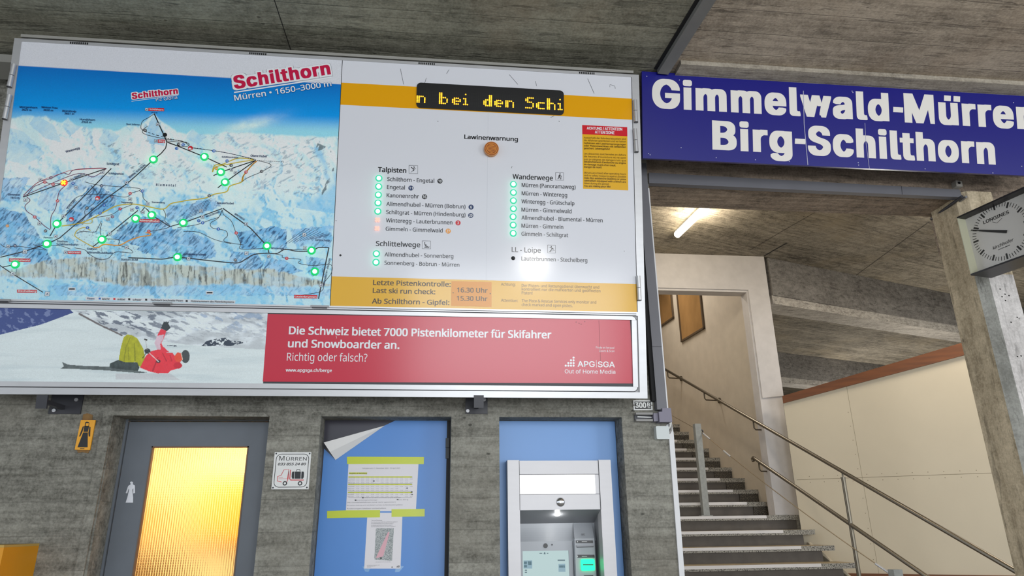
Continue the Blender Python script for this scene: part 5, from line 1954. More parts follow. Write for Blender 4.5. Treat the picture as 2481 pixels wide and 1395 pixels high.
# ------------------------------------------------------------------ signs on the concrete
M_AMB = flat('amber_sign_plate', (238, 166, 30), 0.35)
M_GLUE = flat('glue_stain', (132, 100, 58), 0.8, noise=0.2, nscale=30)
ps = thing('restroom_sign', tuple(WP.px(205, 1090)), 'small amber plate with black woman pictogram on concrete left of the restroom door', 'sign')
zz = lambda x, y: (x * 0.319, 950 + y * 0.319)
mb = MB()
mb.pprism(WP, [(198.5, 1018), (233.8, 1018), (220, 1090.4), (183.4, 1089.7)], 0.004, 0.014, M_AMB)
mb.build('plate', ps)
mb = MB()
mb.pprism(WP, [(202, 1004), (212, 1001), (225, 1005), (224, 1018), (200, 1018)], 0.0005, 0.004, M_GLUE)
mb.build('glue_stain', ps)
mb = MB()
mb.pprism(WP, [(186, 1089), (218, 1090), (214, 1098), (200, 1095), (190, 1097)], 0.0005, 0.004, M_GLUE)
mb.build('glue_stain', ps)
mb = MB()
h = 0.0148
for poly in ([(650, 257), (686, 259), (676, 303), (642, 303)], [(640, 308), (676, 308), (674, 420), (597, 420)], [(636, 265), (648, 258), (634, 305), (618, 338), (609, 338)], [(688, 262), (696, 268), (693, 338), (682, 338), (680, 310)],
             [(652, 262), (655, 232), (668, 225), (684, 230), (686, 238), (661, 238), (658, 262)], [(684, 236), (687, 236), (683, 262), (679, 262)], [(660, 258), (680, 258), (679, 262), (660, 262)], [(617, 427), (650, 427), (648, 432), (615, 432)]):
    mb.psheet(WP, [zz(*p) for p in poly], h, M_BLK)
mb.build('pictogram', ps)

DF = Plane((0, YD, 0), (1, 0, 0), (0, 0, 1))
mb = MB()
sil = [(988, 704), (997, 697), (991, 690), (992, 682), (1000, 678), (1010, 681), (1014, 689), (1010, 697), (1018, 703), (1027, 708), (1028, 766), (1014, 768), (1016, 730), (1008, 740), (1014, 800), (1013, 838), (957, 838), (972, 790), (984, 738), (980, 734), (970, 768), (957, 766), (966, 740), (976, 712)]
mb.pprism(DF, [zz(*p) for p in sil], 0.0005, 0.006, flat('chrome_cutout', (214, 214, 218), 0.3, metal=0.6))
mb.build('door_pictogram', None, 'chrome cut-out figure of a woman on the grey restroom door', 'thing', 'pictogram')

lug = thing('luggage_sign', tuple(WP.px(703, 1186)), 'white plate with a red luggage truck and a phone number between the doors', 'sign')
M_PLW = flat('white_sign_plate', (226, 226, 224), 0.3)
mb = MB()
LQ = [(666.3, 1095.2), (754.7, 1095.2), (748.3, 1185.2), (658, 1185.2)]
mb.pprism(WP, LQ, 0.0005, 0.008, M_PLW)
mb.build('plate', lug)
mb = MB()
yy = lambda x, y: (300 + x * 0.31908, 950 + y * 0.319)
p0_, p1_ = WP.uv(*yy(1152, 464)), WP.uv(*yy(1398, 730))
w_, h_ = p1_[0] - p0_[0], p0_[1] - p1_[1]
pu0, pv0, pu1, pv1 = WP.uv(*LQ[3])[0] + 0.012, WP.uv(*LQ[3])[1] + 0.012, WP.uv(*LQ[1])[0] - 0.012, WP.uv(*LQ[1])[1] - 0.012
outl = rounded(pu0, pv0, pu1, pv1, 0.03)
mb.ribbon(WP, outl + [outl[0]], 0.0035, 0.0086, M_INK)
for a in ((pu0 - 0.003, pv0 - 0.003), (pu1 + 0.003, pv0 - 0.003), (pu0 - 0.003, pv1 + 0.003), (pu1 + 0.003, pv1 + 0.003)):
    mb.disc(WP, a[0], a[1], 0.005, 0.0088, M_INKG, 10)
LT = lambda s, x0, y0, x1, cap, f='hum', off=0.0, sh=0.0: mb.text(WP, s, *yy(x0, y0), yy(x1, y0)[0], cap * 0.319, M_INK, 0.0088, f, off, None, sh)
LT('M', 1180, 520, 1220, 36)
LT('ÜRREN', 1233, 520, 1390, 26)
LT('033 855 24 80', 1172, 556, 1384, 19, 'hum', 0.025, 0.2)
red = lambda pts, w=4.5: mb.pline(WP, [yy(*p) for p in pts], w * 0.319, 0.0088, M_RED)
red([(1240, 682), (1250, 655), (1255, 586), (1218, 590), (1196, 632), (1170, 640), (1168, 675), (1200, 682)])
red([(1254, 600), (1244, 662)])
red([(1268, 590), (1262, 660), (1268, 667), (1368, 667)], 6)
red([(1176, 650), (1210, 648)], 2)
red([(1176, 658), (1240, 656)], 2)
bk = lambda pts: mb.psheet(WP, [yy(*p) for p in pts], 0.0088, M_INK)
bk([(1302, 603), (1346, 603), (1344, 657), (1298, 657)])
bk([(1284, 603), (1298, 603), (1294, 657), (1280, 657), (1276, 640), (1278, 612)])
bk([(1351, 603), (1366, 603), (1370, 612), (1368, 646), (1362, 657), (1348, 657)])
mb.pline(WP, [yy(1313, 600), yy(1316, 588), yy(1338, 588), yy(1340, 600)], 1.6, 0.0088, M_INK)
for x, y in ((1225, 692), (1340, 692)):
    u, v = WP.uv(*yy(x, y))
    k = WP.scale(*yy(x, y)) * 0.319
    mb.disc(WP, u, v, 17 * k, 0.0090, M_INK, 20)
    mb.disc(WP, u, v, 9 * k, 0.0094, M_PLW, 16)
mb.build('print', lug)

num = thing('platform_number_sign', tuple(WP.px(1556, 994)), 'small black sign reading 300B in a white broken frame below the board', 'sign')
mb = MB()
ww = lambda x, y: (1500 + x * 0.11472, 960 + y * 0.1147)
mb.pprism(WP, [ww(*p) for p in ((290, 84), (690, 82), (703, 296), (302, 296))], 0.0005, 0.008, M_PLW)
mb.build('plate', num)
mb = MB()
mb.psheet(WP, [ww(*p) for p in ((315, 112), (660, 112), (668, 268), (326, 268))], 0.0086, M_BLK)
mb.psheet(WP, [ww(*p) for p in ((288, 178), (318, 178), (320, 202), (290, 202))], 0.0088, M_WALL)
mb.psheet(WP, [ww(*p) for p in ((664, 180), (700, 180), (702, 204), (666, 204))], 0.0088, M_WALL)
mb.text(WP, '300', *ww(338, 246), ww(568, 246)[0], 13.2, M_PLW, 0.0092, 'sans', 0.03)
mb.text(WP, 'B', *ww(588, 218), ww(648, 218)[0], 9.6, M_PLW, 0.0092, 'sans', 0.03)
mb.psheet(WP, [ww(*p) for p in ((594, 236), (648, 236), (649, 252), (595, 252))], 0.0092, M_PLW)
mb.build('lettering', num)

# cable trunking, corner box and white junction box
trunk = thing('cable_trunking', tuple(WP.px(1590, 1025)), 'grey cable trunking elbow below the shutter rail with a lidless stub', 'trunking')
M_LIL = flat('lilac_grey_plastic', (128, 124, 140), 0.5)
M_TRK = flat('trunking_grey', (146, 144, 142), 0.5)
mb = MB()
mb.pprism(WP, [ww(*p) for p in ((310, 365), (665, 362), (668, 408), (315, 406))], 0.0, 0.05, M_TRK)
mb.pprism(WP, [ww(*p) for p in ((318, 505), (665, 502), (668, 548), (320, 546))], 0.0, 0.05, M_TRK)
mb.pprism(WP, [ww(*p) for p in ((312, 400), (668, 400), (668, 510), (318, 510))], 0.0, 0.012, M_DKST)
mb.pprism(WP, [ww(*p) for p in ((370, 428), (668, 440), (668, 462), (370, 452))], 0.012, 0.02, M_PLW)
mb.build('open_channel', trunk)
mb = MB()
mb.pprism(WP, [ww(*p) for p in ((672, 382), (765, 378), (775, 550), (682, 552))], 0.0, 0.055, M_LIL)
mb.build('coupler', trunk)
mb = MB()
mb.pprism(WP, [ww(*p) for p in ((765, 362), (838, 358), (836, 286), (1018, 284), (1046, 570), (782, 572))], 0.0, 0.075, M_LIL)
mb.build('elbow_cover', trunk)
jb = thing('junction_box', tuple(WP.px(1600, 1065)), 'white plastic junction box with a looped grey cable at the wall corner', 'junction box')
mb = MB()
mb.prism(WP, rounded(WP.uv(*ww(728, 650))[0], WP.uv(*ww(860, 918))[1], WP.uv(*ww(998, 650))[0], WP.uv(*ww(860, 646))[1], 0.008), 0.0, 0.05, flat('white_box', (206, 212, 212), 0.4))
mb.build('box', jb)
mb = MB()
pts = [WP.px(*ww(*p), 0.03) for p in ((1000, 700), (1030, 680), (1050, 620), (1040, 575))]
mb.tube(pts, 0.006, flat('white_cable', (214, 214, 210), 0.5), 8)
pts = [WP.px(*ww(*p), 0.02) for p in ((1000, 790), (1040, 780), (1075, 720), (1078, 640), (1055, 575))]
mb.tube(pts, 0.008, M_TRK, 8)
mb.build('cable', jb)
# white edge trim of the wall corner
mb = MB()
mb.pprism(WP, [(1613, 1030), (1626, 1022), (1631, 1052), (1657.5, 1395), (1645, 1395), (1620, 1062)], 0.0, 0.012, flat('white_corner_paint', (224, 224, 226), 0.5))
o_ = mb.build('trim_5', kind='structure')

# yellow box at lower left
yb = thing('wall_box', (-2.5, 4.32, 0.75), 'yellow metal box on the concrete wall at the lower left corner', 'box')
M_YBOX = flat('yellow_lacquer', (224, 150, 8), 0.35)
M_YTOP = flat('tan_yellow_lid', (196, 160, 84), 0.6)  # top in a duller tan than the yellow body
yx = onY(95.7, 1315.4, YW)[0]
yf = onX(11, 1320, yx)[1]
zt0, zt1 = onX(11, 1320, yx)[2], onY(95.7, 1315.4, YW)[2]
mb = MB()
mb.box((yx - 0.5, yf, 0.75), (yx, YW, zt0 - 0.012), M_YBOX)
mb.build('body', yb)
mb = MB()
mb.box((yx - 0.505, yf - 0.004, zt0 - 0.012), (yx + 0.001, YW, zt0), M_YTOP)
mb.build('lid', yb, label='tan top of the box')

# ------------------------------------------------------------------ papers taped to the blue door
M_PAP = flat('paper', (224, 220, 224), 0.35)
M_PINK = flat('print_grey', (110, 108, 116), 0.5)
M_HILI = flat('highlighter', (206, 212, 60), 0.5)
M_TAPE = flat('lime_tape', (196, 208, 24), 0.3)
xx = lambda x, y: (750 + x * 0.29752, 980 + y * 0.29742)
tt_ = thing('timetable_sheet', tuple(DP.px(925, 1240)), 'landscape timetable sheet taped to the blue door, yellow table rows', 'notice')
mb = MB()
mb.pprism(DP, [xx(*p) for p in ((318, 470), (888, 470), (866, 868), (296, 868))], 0.0014, 0.0020, M_PAP)
mb.build('sheet', tt_)
mb = MB()
DT = lambda s, x0, y0, x1, cap, m_=M_PINK, off=0.0: mb.text(DP, s, *xx(x0, y0), xx(x1, y0)[0], cap * 0.2975, m_, 0.0026, 'hum', off)
DT('Fahrplan vom 11. Dezember 2022 - 10. April 2023', 430, 524, 738, 10)
hq = lambda pts, m_=M_HILI: mb.psheet(DP, [xx(*p) for p in pts], 0.0023, m_)
hq([(322, 552), (470, 552), (468, 567), (320, 567)])
DT('Bergfahrt ab Stechelberg', 325, 564, 468, 10, M_BRN, 0.02)
r2 = random.Random(3)
for y0, n_, rows_ in ((586, 12, 4), (647, 12, 4), (712, 12, 3)):
    hq([(318 - (y0 - 586) * .04, y0 - 2), (835, y0 - 2), (834, y0 + 9), (316 - (y0 - 586) * .04, y0 + 9)])
    for r in range(rows_):
        y = y0 + r * 15 + 8
        x0 = 318 - (y - 586) * 0.05
        DT(['Stechelberg', 'Gimmelwald', 'Mürren', 'Birg'][r], x0, y, x0 + 50, 7)
        for c in range(n_):
            if r2.random() < 0.93:
                DT('%02d.%02d' % (7 + c, (r * 13 + 5 * c) % 60), 382 + c * 39.5, y, 382 + c * 39.5 + 22, 6)
    mb.pline(DP, [xx(316, y0 + rows_ * 15 - 2), xx(834, y0 + rows_ * 15 - 2)], 0.5, 0.0024, M_PINK)
for x, y in ((523, 622), (795, 680), (833, 711), (835, 732), (434, 758), (375, 778), (717, 773)):
    hq([(x - 7, y - 5), (x + 7, y - 5), (x + 7, y + 5), (x - 7, y + 5)], M_INKG)
DT('Gondel nur nach Bedarf und Fahrplan bei guter Wetterlage', 442, 762, 742, 8)
DT('nur an Samstagen und Sonntagen', 386, 782, 552, 8)
DT('bis Birg', 726, 778, 803, 8)
DT('Die Gondelabfahrten sind nicht garantiert', 306, 801, 702, 8)
DT('Bei starkem Andrang wird nach Bedarf und über die Betriebszeiten gefahren', 304, 824, 758, 8)
DT('Änderungen bleiben vorbehalten', 303, 851, 622, 8, M_PINK, 0.015)
mb.build('print', tt_)
nt_ = thing('map_notice', tuple(DP.px(926, 1377)), 'portrait notice sheet with a small grey map and pink strip', 'notice')
mb = MB()
mb.pprism(DP, [xx(*p) for p in ((472, 880), (757, 880), (741, 1335), (445, 1335))], 0.0003 + 0.0009, 0.0018, M_PAP)
mb.build('sheet', nt_)
mb = MB()
DT2 = lambda s, x0, y0, x1, cap: mb.text(DP, s, *xx(x0, y0), xx(x1, y0)[0], cap * 0.2975, M_PINK, 0.0024, 'hum', 0.0)
DT2('Sperrung Wanderweg', 505, 946, 590, 9)
for y in (960, 971, 986, 997):
    DT2('Der Wanderweg bleibt bis auf Weiteres gesperrt', 503, y, 724 - (y % 7) * 8, 7)
DT2('Wir danken für Ihr Verständnis', 538, 1285, 662, 6)
for y in (1310, 1318, 1326):
    DT2('Schilthornbahn AG', 468, y, 500 + (y % 3) * 35, 5)
M_MAPG = terrazzo('notice_map', (186, 190, 190), (140, 146, 148), 0.46, 190)
mb.psheet(DP, [xx(*p) for p in ((541, 1007), (687, 1007), (672, 1272), (530, 1262), (528, 1240))], 0.0021, M_MAPG)
mb.psheet(DP, [xx(*p) for p in ((640, 1035), (652, 1042), (600, 1236), (540, 1250), (565, 1195))], 0.0023, flat('pink_strip', (220, 168, 178), 0.4))
for pts in ([(712, 1326), (714, 1314)], [(720, 1326), (723, 1308)], [(728, 1326), (731, 1310)]):
    mb.pline(DP, [xx(*p) for p in pts], 1.6, 0.0024, M_INK)
u, v = DP.uv(*xx(672, 1323))
mb.disc(DP, u, v, 0.004, 0.0024, M_INK, 10)
u, v = DP.uv(*xx(582, 1250))
mb.disc(DP, u, v, 0.006, 0.0025, M_INK, 10)
mb.build('print', nt_)
tapes = (([(305, 426), (330, 424), (932, 427), (930, 485), (640, 483), (306, 484)], 'lime adhesive tape strip along the top of the timetable sheet'),
         ([(143, 866), (300, 860), (575, 858), (573, 918), (300, 921), (143, 925)], 'long lime tape strip under the timetable, at its lower left corner'),
         ([(668, 852), (938, 849), (937, 910), (668, 914)], 'short lime tape strip under the timetable, at its lower right corner'))
for poly, lb in tapes:
    mb = MB()
    mb.pprism(DP, [xx(*p) for p in poly], 0.0022, 0.0034, M_TAPE)
    mb.build('adhesive_tape', None, lb, 'thing', 'tape', 'lime tape strips on the blue door')
mb = MB()
for poly in ([(430, 1318), (445, 1318), (446, 1336), (492, 1336), (480, 1362), (455, 1360)], [(745, 1312), (768, 1318), (730, 1362), (695, 1364), (700, 1336), (741, 1336)]):
    mb.pprism(DP, [xx(*p) for p in poly], 0.0013, 0.0016, flat('clear_tape', (122, 168, 216), 0.2))
mb.build('clear_tape', nt_)

# ------------------------------------------------------------------ cash machine
atm = thing('cash_machine', (float(onY(1355, 1300, 4.6)[0]), 4.6, 0.75), 'steel cash machine set in the blue infill panel, screen lit', 'cash machine')
YA = 4.56                                     # face of the machine
AP = Plane((0, YA, 0), (1, 0, 0), (0, 0, 1))
M_SS = flat('satin_steel', (190, 188, 190), 0.42, metal=0.3, noise=0.02, nscale=30, stretch=(0.2, 1, 1))
M_SSD = flat('grey_steel', (136, 138, 142), 0.4, metal=0.2)
M_SSD2 = flat('pale_grey_plastic', (168, 172, 178), 0.4)
vv = lambda x, y: (1150 + x * 0.29754, 980 + y * 0.2975)
au = lambda x, y: AP.uv(*vv(x, y))
xL0, xL1 = au(270, 800)[0], au(368, 800)[0]
xR0, xR1 = au(1018, 650)[0], au(1118, 650)[0]
zA = au(680, 450)[1]
zS1, zS0 = au(680, 567)[1], au(680, 729)[1]
zB = au(680, 856)[1]
z0 = 0.78
for a, b in ((xL0, xL1), (xR0, xR1)):
    mb = MB()
    mb.rect(AP, a, z0, b, zA, -0.10, 0.0, M_SS)
    mb.build('side_post', atm)
mb = MB()
mb.rect(AP, xL1, zS1, xR0, zA - 0.004, -0.10, -0.006, M_SS)
mb.rect(AP, xL1, zB, xR0, zS0, -0.10, -0.006, M_SS)
mb.rect(AP, xR0 - 0.028, zS0, xR0, zS1, -0.10, -0.006, M_SS)
for v_ in (zS1, zS0):
    mb.rect(AP, xL1, v_ - 0.0015, xR0, v_ + 0.0015, -0.02, -0.0055, M_DKST)
for u_ in (xL1, xR0):
    mb.rect(AP, u_ - 0.0015, zB, u_ + 0.0015, zA - 0.004, -0.02, 0.0004, M_DKST)
mb.build('header', atm)
mb = MB()
mb.rect(AP, xL1, zS0 + 0.002, xR0 - 0.028, zS1 - 0.002, -0.10, -0.008, emit('lit_white_panel', (255, 255, 255), 1.15, (200, 200, 200)))
mb.build('lit_sign', atm, label='glowing blank white sign strip')
mb = MB()
u, v = au(701, 793)
mb.dome(AP, u, v, 0.029, -0.006, 0.016, flat('chrome', (230, 230, 232), 0.05, metal=1.0), 24, 6)
mb.build('mirror', atm, label='round convex chrome mirror')
# recess: sloping hood, back, side walls
YBk = 4.80
bk_ = lambda x, y: onY(*vv(x, y), YBk)
zh = bk_(700, 965)[2]
xb1 = bk_(950, 965)[0]
mb = MB()
f0, f1 = AP.at(xL1, zB, -0.006), AP.at(xR0, zB, -0.006)
mb.face([f0, (xL1, YBk, zh), (xb1 + 0.02, YBk, zh), f1], M_SSD)
mb.face([f1, (xb1 + 0.02, YBk, zh), (xb1 + 0.02, YBk, z0), AP.at(xR0, z0, -0.006)], M_SSD)
mb.face([f0, AP.at(xL1, z0, -0.006), (xL1, YBk, z0), (xL1, YBk, zh)], M_SSD)
mb.build('hood', atm)
HP = Plane((0, YBk, 0), (1, 0, 0), (0, 0, 1))
bu = lambda x, y: HP.uv(*vv(x, y))
mb = MB()
t0 = bu(700, 1110)[1]
t1 = zh
n_ = 8
prev = None
for i in range(n_ + 1):
    t = i / n_
    z = t1 + (t0 - t1) * t
    y = YBk - 0.03 * (t ** 2)
    if prev:
        mb.face([(xL1, prev[0], prev[1]), (xL1, y, z), (xb1 + 0.02, y, z), (xb1 + 0.02, prev[0], prev[1])], M_SSD2, True)
    prev = (y, z)
mb.rect(HP, xL1, z0, xb1 + 0.02, t0 + 0.01, -0.01, 0.0, M_SSD2)
mb.build('back_panel', atm)
SPn = Plane((0, YBk - 0.03, 0), (1, 0, 0), (0, 0, 1))
su = lambda x, y: SPn.uv(*vv(x, y))
mb = MB()
sxl, sxr = su(392, 1300)[0], su(770, 1300)[0]
szt = su(580, 1190)[1]
bxr = su(800, 1200)[0]
mb.rect(SPn, xL1, szt, bxr, t0, -0.03, 0.0, M_SSD2)
mb.rect(SPn, xL1, z0, sxl, szt, -0.03, 0.0, M_SSD2)
mb.rect(SPn, sxr, z0, bxr, szt, -0.03, 0.0, M_SSD2)
mb.rect(SPn, sxl, z0, sxr, z0 + 0.15, -0.03, 0.0, M_SSD2)
mb.build('screen_bezel', atm)
mb = MB()
mb.rect(SPn, sxl, z0 + 0.15, sxr, szt, -0.03, -0.012, emit('screen_glow', (196, 222, 222), 0.74, (30, 34, 36)))
scr = mb.build('screen', atm, label='pale lit touch screen')
mb = MB()
M_SICO = emit('screen_icon', (110, 140, 150), 0.55)
M_SICO2 = emit('screen_tile', (160, 196, 212), 0.62)
for poly, m_ in (([(400, 1270), (470, 1268), (470, 1335), (400, 1335)], M_SICO2), ([(685, 1298), (740, 1296), (742, 1362), (686, 1362)], M_SICO2), ([(678, 1262), (738, 1262), (738, 1273), (678, 1273)], M_SICO),
                 ([(404, 1278), (428, 1278), (426, 1300), (404, 1300)], M_SICO), ([(436, 1276), (464, 1276), (466, 1306), (438, 1306)], M_SICO), ([(404, 1306), (428, 1306), (428, 1326), (404, 1326)], M_SICO),
                 ([(690, 1310), (736, 1308), (738, 1328), (690, 1328)], M_SICO), ([(410, 1345), (428, 1345), (428, 1353), (410, 1353)], M_SICO), ([(410, 1362), (428, 1362), (428, 1370), (410, 1370)], M_SICO), ([(530, 1208), (552, 1208), (552, 1214), (530, 1214)], M_SICO), ([(590, 1208), (602, 1208), (602, 1214), (590, 1214)], M_SICO)):
    mb.sheet(SPn, [su(*p) for p in poly], -0.0112, m_)
mb.sheet(SPn, [su(*p) for p in ((564, 1218), (566, 1206), (572, 1200), (578, 1206), (580, 1218))], -0.0112, M_SICO)
mb.build('screen_icons', scr)
mb = MB()
u, v = su(577, 1148)
mb.puck(SPn, u, v, 0.0145, 0.0, 0.006, M_BLK, 20)
u, v = su(630, 1140)
mb.puck(SPn, u, v, 0.005, 0.0, 0.004, M_DKST, 12)
mb.build('camera_lens', atm, label='black camera lens')
# lamp under the hood
hp0 = AP.at((xL1 + xR0) / 2, zB, -0.006)
ev = np.array([0, YBk, zh]) - np.array([0, YA + 0.006, zB])
HD = Plane((0, YA + 0.006, zB), (1, 0, 0), -ev)
u, v = HD.uv(*vv(675, 893))
mb = MB()
mb.disc(HD, u, v, 0.02, 0.002 if HD.n[2] < 0 else -0.002, emit('hood_lamp', (255, 255, 255), 6.0), 18, 0.03)
mb.build('hood_lamp', atm, label='small white lamp under the hood')
bulb('hood_lamp_light', tuple(HD.at(u, v, 0.016 if HD.n[2] < 0 else -0.016)), 0.35, (1, 0.98, 0.95), 0.011)
# card unit
CUP = Plane((0, YBk - 0.09, 0), (1, 0, 0), (0, 0, 1))
cu_ = lambda x, y: CUP.uv(*vv(x, y))
mb = MB()
c0, c1 = cu_(822, 1300)[0], cu_(985, 1300)[0]
zc_ = cu_(880, 1090)[1]
mb.rect(CUP, c0, z0, c1, zc_, -0.09, 0.0, M_SSD2)
top0 = bu(800, 967)
mb.face([CUP.at(c0, zc_), CUP.at(c1, zc_), (xb1, YBk - 0.005, zh - 0.002), (bu(800, 967)[0], YBk - 0.005, zh - 0.002)], M_SSD2)
card = mb.build('card_unit', atm)
mb = MB()
for poly in ([(823, 1105), (962, 1105), (964, 1127), (825, 1127)], [(836, 1222), (975, 1222), (977, 1246), (838, 1246)]):
    mb.prism(CUP, [cu_(*p) for p in poly], 0.0, 0.002, M_BLK)
for y in (1115, 1234):
    mb.sheet(CUP, [cu_(*p) for p in ((872, y - 2), (915, y - 2), (915, y + 2), (872, y + 2))], 0.0026, M_PLW)
    mb.sheet(CUP, [cu_(*p) for p in ((834, y - 5), (840, y - 5), (840, y + 5), (834, y + 5))], 0.0026, M_PLW)
mb.build('label_strip', card, label='black label strip')
mb = MB()
mb.prism(CUP, [cu_(*p) for p in ((828, 1146), (968, 1143), (968, 1152), (828, 1156))], 0.0, 0.012, M_SSD)
mb.prism(CUP, [cu_(*p) for p in ((830, 1158), (968, 1154), (968, 1160), (830, 1164))], 0.0, 0.003, M_DKST)
mb.build('receipt_slot', card)
mb = MB()
M_GRN = emit('green_reader_glow', (0, 255, 150), 2.2)
mb.prism(CUP, rounded(cu_(864, 1300)[0], cu_(920, 1350)[1], cu_(974, 1300)[0], cu_(920, 1258)[1], 0.008), 0.0, 0.016, M_GRN)
mb.prism(CUP, [cu_(*p) for p in ((878, 1298), (962, 1298), (962, 1306), (878, 1306))], 0.016, 0.018, M_DKST)
mb.build('card_slot', card, label='glowing green card slot')
mb = MB()
mb.text(CUP, 'NFC', *vv(872, 1066), vv(900, 1066)[0], 5, M_DKST, 0.001, 'hum', 0.01)
mb.prism(CUP, [cu_(*p) for p in ((890, 1390), (965, 1388), (966, 1420), (890, 1422))], 0.0, 0.003, M_BLK)
mb.build('symbol', card)

# ------------------------------------------------------------------ staircase
def sp(k, lat, z):
    """Point on nosing line k of the stairs, `lat` metres left of the right-hand wall."""
    s = k * ST
    c, s_ = math.cos(SPH), math.sin(SPH)
    return np.array([SX - s_ * s - lat * c, SY + c * s - lat * s_ * 0.0, z])


stair = thing('staircase', (3.4, 5.6, 0.0), 'concrete staircase with pale nosings climbing behind the wall corner', 'stairs')
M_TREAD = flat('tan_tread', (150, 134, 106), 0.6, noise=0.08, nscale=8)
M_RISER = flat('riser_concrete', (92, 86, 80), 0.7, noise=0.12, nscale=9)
M_NOSE = terrazzo('speckled_nosing', (160, 156, 146), (62, 58, 52), 0.42, 85)
M_NOSE2 = terrazzo('dark_terrazzo', (98, 90, 76), (50, 46, 40), 0.50, 85)
M_STRIP = flat('white_nosing_strip', (222, 218, 216), 0.5)
for k in range(-9, 13):
    z = SZ + SR * k
    wide = SDX if k <= 0 else 0.0
    right = sp(k, -wide, 0)
    right2 = sp(k + 1, -wide if k < 0 else 0, 0)
    xl = 2.21
    yn, yb_ = right[1], sp(k + 1, 0, 0)[1] + 0.03
    mb = MB()
    xr = right[0]
    # tread slab with overhanging nosing
    mb.raw([(xl, yn, z - 0.055), (xr, yn, z - 0.055), (xr - 0.02, yb_, z - 0.055), (xl, yb_, z - 0.055), (xl, yn, z), (xr, yn, z), (xr - 0.02, yb_, z), (xl, yb_, z)],
           [[3, 2, 1, 0], [1, 2, 6, 5], [2, 3, 7, 6], [3, 0, 4, 7]], M_NOSE)
    mb.raw([(xl, yn, z - 0.055), (xr, yn, z - 0.055), (xl, yn, z), (xr, yn, z)], [[0, 1, 3, 2]], M_NOSE)
    mb.raw([(xl, yn, z), (xr, yn, z), (xr - 0.02, yb_, z), (xl, yb_, z)], [[0, 1, 2, 3]], M_TREAD)
    rx = xr - (0.14 if k < 0 else 0.0)
    zlow = max(z - SR, 0.0)
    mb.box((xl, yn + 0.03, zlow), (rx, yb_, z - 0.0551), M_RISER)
    st_ = mb.build('step', stair)
    mb = MB()
    xs = xr - 0.36 - (0.04 if k <= 0 else 0)
    mb.box((xl, yn - 0.0025, z - 0.032), (xs, yn - 0.0002, z + 0.001), M_STRIP)
    mb.build('nosing_strip', st_, label='white anti-slip strip')
    if k >= 1:
        mb = MB()
        mb.box((xr - 0.27, yn + 0.012, z - SR), (xr - 0.0, yn + 0.0299, z - 0.0553), M_NOSE2)
        mb.build('end_block', st_, label='dark speckled end block')

# string wall closing the open side of the lower flight
mb = MB()
x0_, y0_ = sp(0, -0.0, 0)[:2]
mb.raw([(4.66, 6.5, 0), (4.50, 8.36, 0), (4.54, 8.36, 0), (4.70, 6.5, 0), (4.66, 6.5, 0.35), (4.50, 8.36, 1.30), (4.54, 8.36, 1.30), (4.70, 6.5, 0.35)],
       [[3, 2, 1, 0], [4, 5, 6, 7], [0, 1, 5, 4], [1, 2, 6, 5], [2, 3, 7, 6], [3, 0, 4, 7]], M_PANEL)
mb.build('string', stair, label='cream string board under the open stair side')

# ------------------------------------------------------------------ handrails
M_INOX = flat('brushed_stainless', (124, 117, 104), 0.3, metal=0.85)
M_BRK = flat('bracket_steel', (86, 76, 62), 0.4, metal=0.5)
RW = lambda off: (np.array([SX - off, SY, 0]), np.array([math.cos(SPH), math.sin(SPH), 0]))


RO = 0.25


def onRW(x, y, off):
    o, n = RW(off)
    d = ray(x, y)
    return EYE + d * (((o - EYE) @ n) / (d @ n))


def rail(name, p0, p1, label, brk, posts, hook):
    a, b = onRW(*p0, RO), onRW(*p1, RO)
    d = (b - a) / np.linalg.norm(b - a)
    t = thing(name, tuple(b), label, 'handrail')
    mb = MB()
    pts = [a, b]
    if hook:
        pts = [a - d * 0.02 + np.array([0, 0, -0.05]), a - d * 0.035 + np.array([0, 0, -0.02]), a - d * 0.01, a + d * 0.05, b]
    mb.tube(pts, 0.021, M_INOX, 14)
    mb.build('rail', t)
    for x, y in brk:
        q = onRW(x, y, RO)
        s = (q - a) @ d
        q = a + d * s
        mb = MB()
        c = np.array([math.cos(SPH), math.sin(SPH), 0])
        w = q + c * (RO - 0.004)
        mb.tube([q - np.array([0, 0, .02]), q - np.array([0, 0, .10]), q - np.array([0, 0, .125]) + c * 0.02, w - np.array([0, 0, .13])], 0.010, M_BRK, 8)
        mb.tube([w - np.array([0, 0, .13]) - c * 0.02, w - np.array([0, 0, .13])], 0.042, M_BRK, 14)
        mb.build('rail_bracket', t)
    for (x, y), zbot in posts:
        q = onRW(x, y, RO)
        q = a + d * ((q - a) @ d)
        mb = MB()
        mb.tube([q, q - np.array([0, 0, .07])], 0.009, M_INOX, 8)
        mb.tube([q - np.array([0, 0, .06]), (q[0], q[1], zbot)], 0.021, M_INOX, 14)
        mb.tube([q - np.array([0, 0, .06]), q - np.array([0, 0, .075])], 0.0235, M_INOX, 14)
        mb.tube([(q[0], q[1], zbot), (q[0], q[1], zbot + 0.012)], 0.045, M_INOX, 16)
        mb.build('rail_post', t, label='stainless post with a slim neck')
    return t


rail('handrail', (1602, 889), (2510, 1412), 'upper stainless handrail sloping along the stair wall and past the partition', [(1617, 900), (1705, 955), (1824, 1024)], [((2039, 1150), 0.95)], False)
rail('handrail', (1826, 1109), (2262, 1408), 'lower stainless handrail with a hooked upper end, under the other rail', [(1838, 1117)], [], True)

# ------------------------------------------------------------------ gate posts and cable on the stairs
M_GALV = flat('galvanised_post', (150, 152, 148), 0.5, noise=0.12, nscale=25)


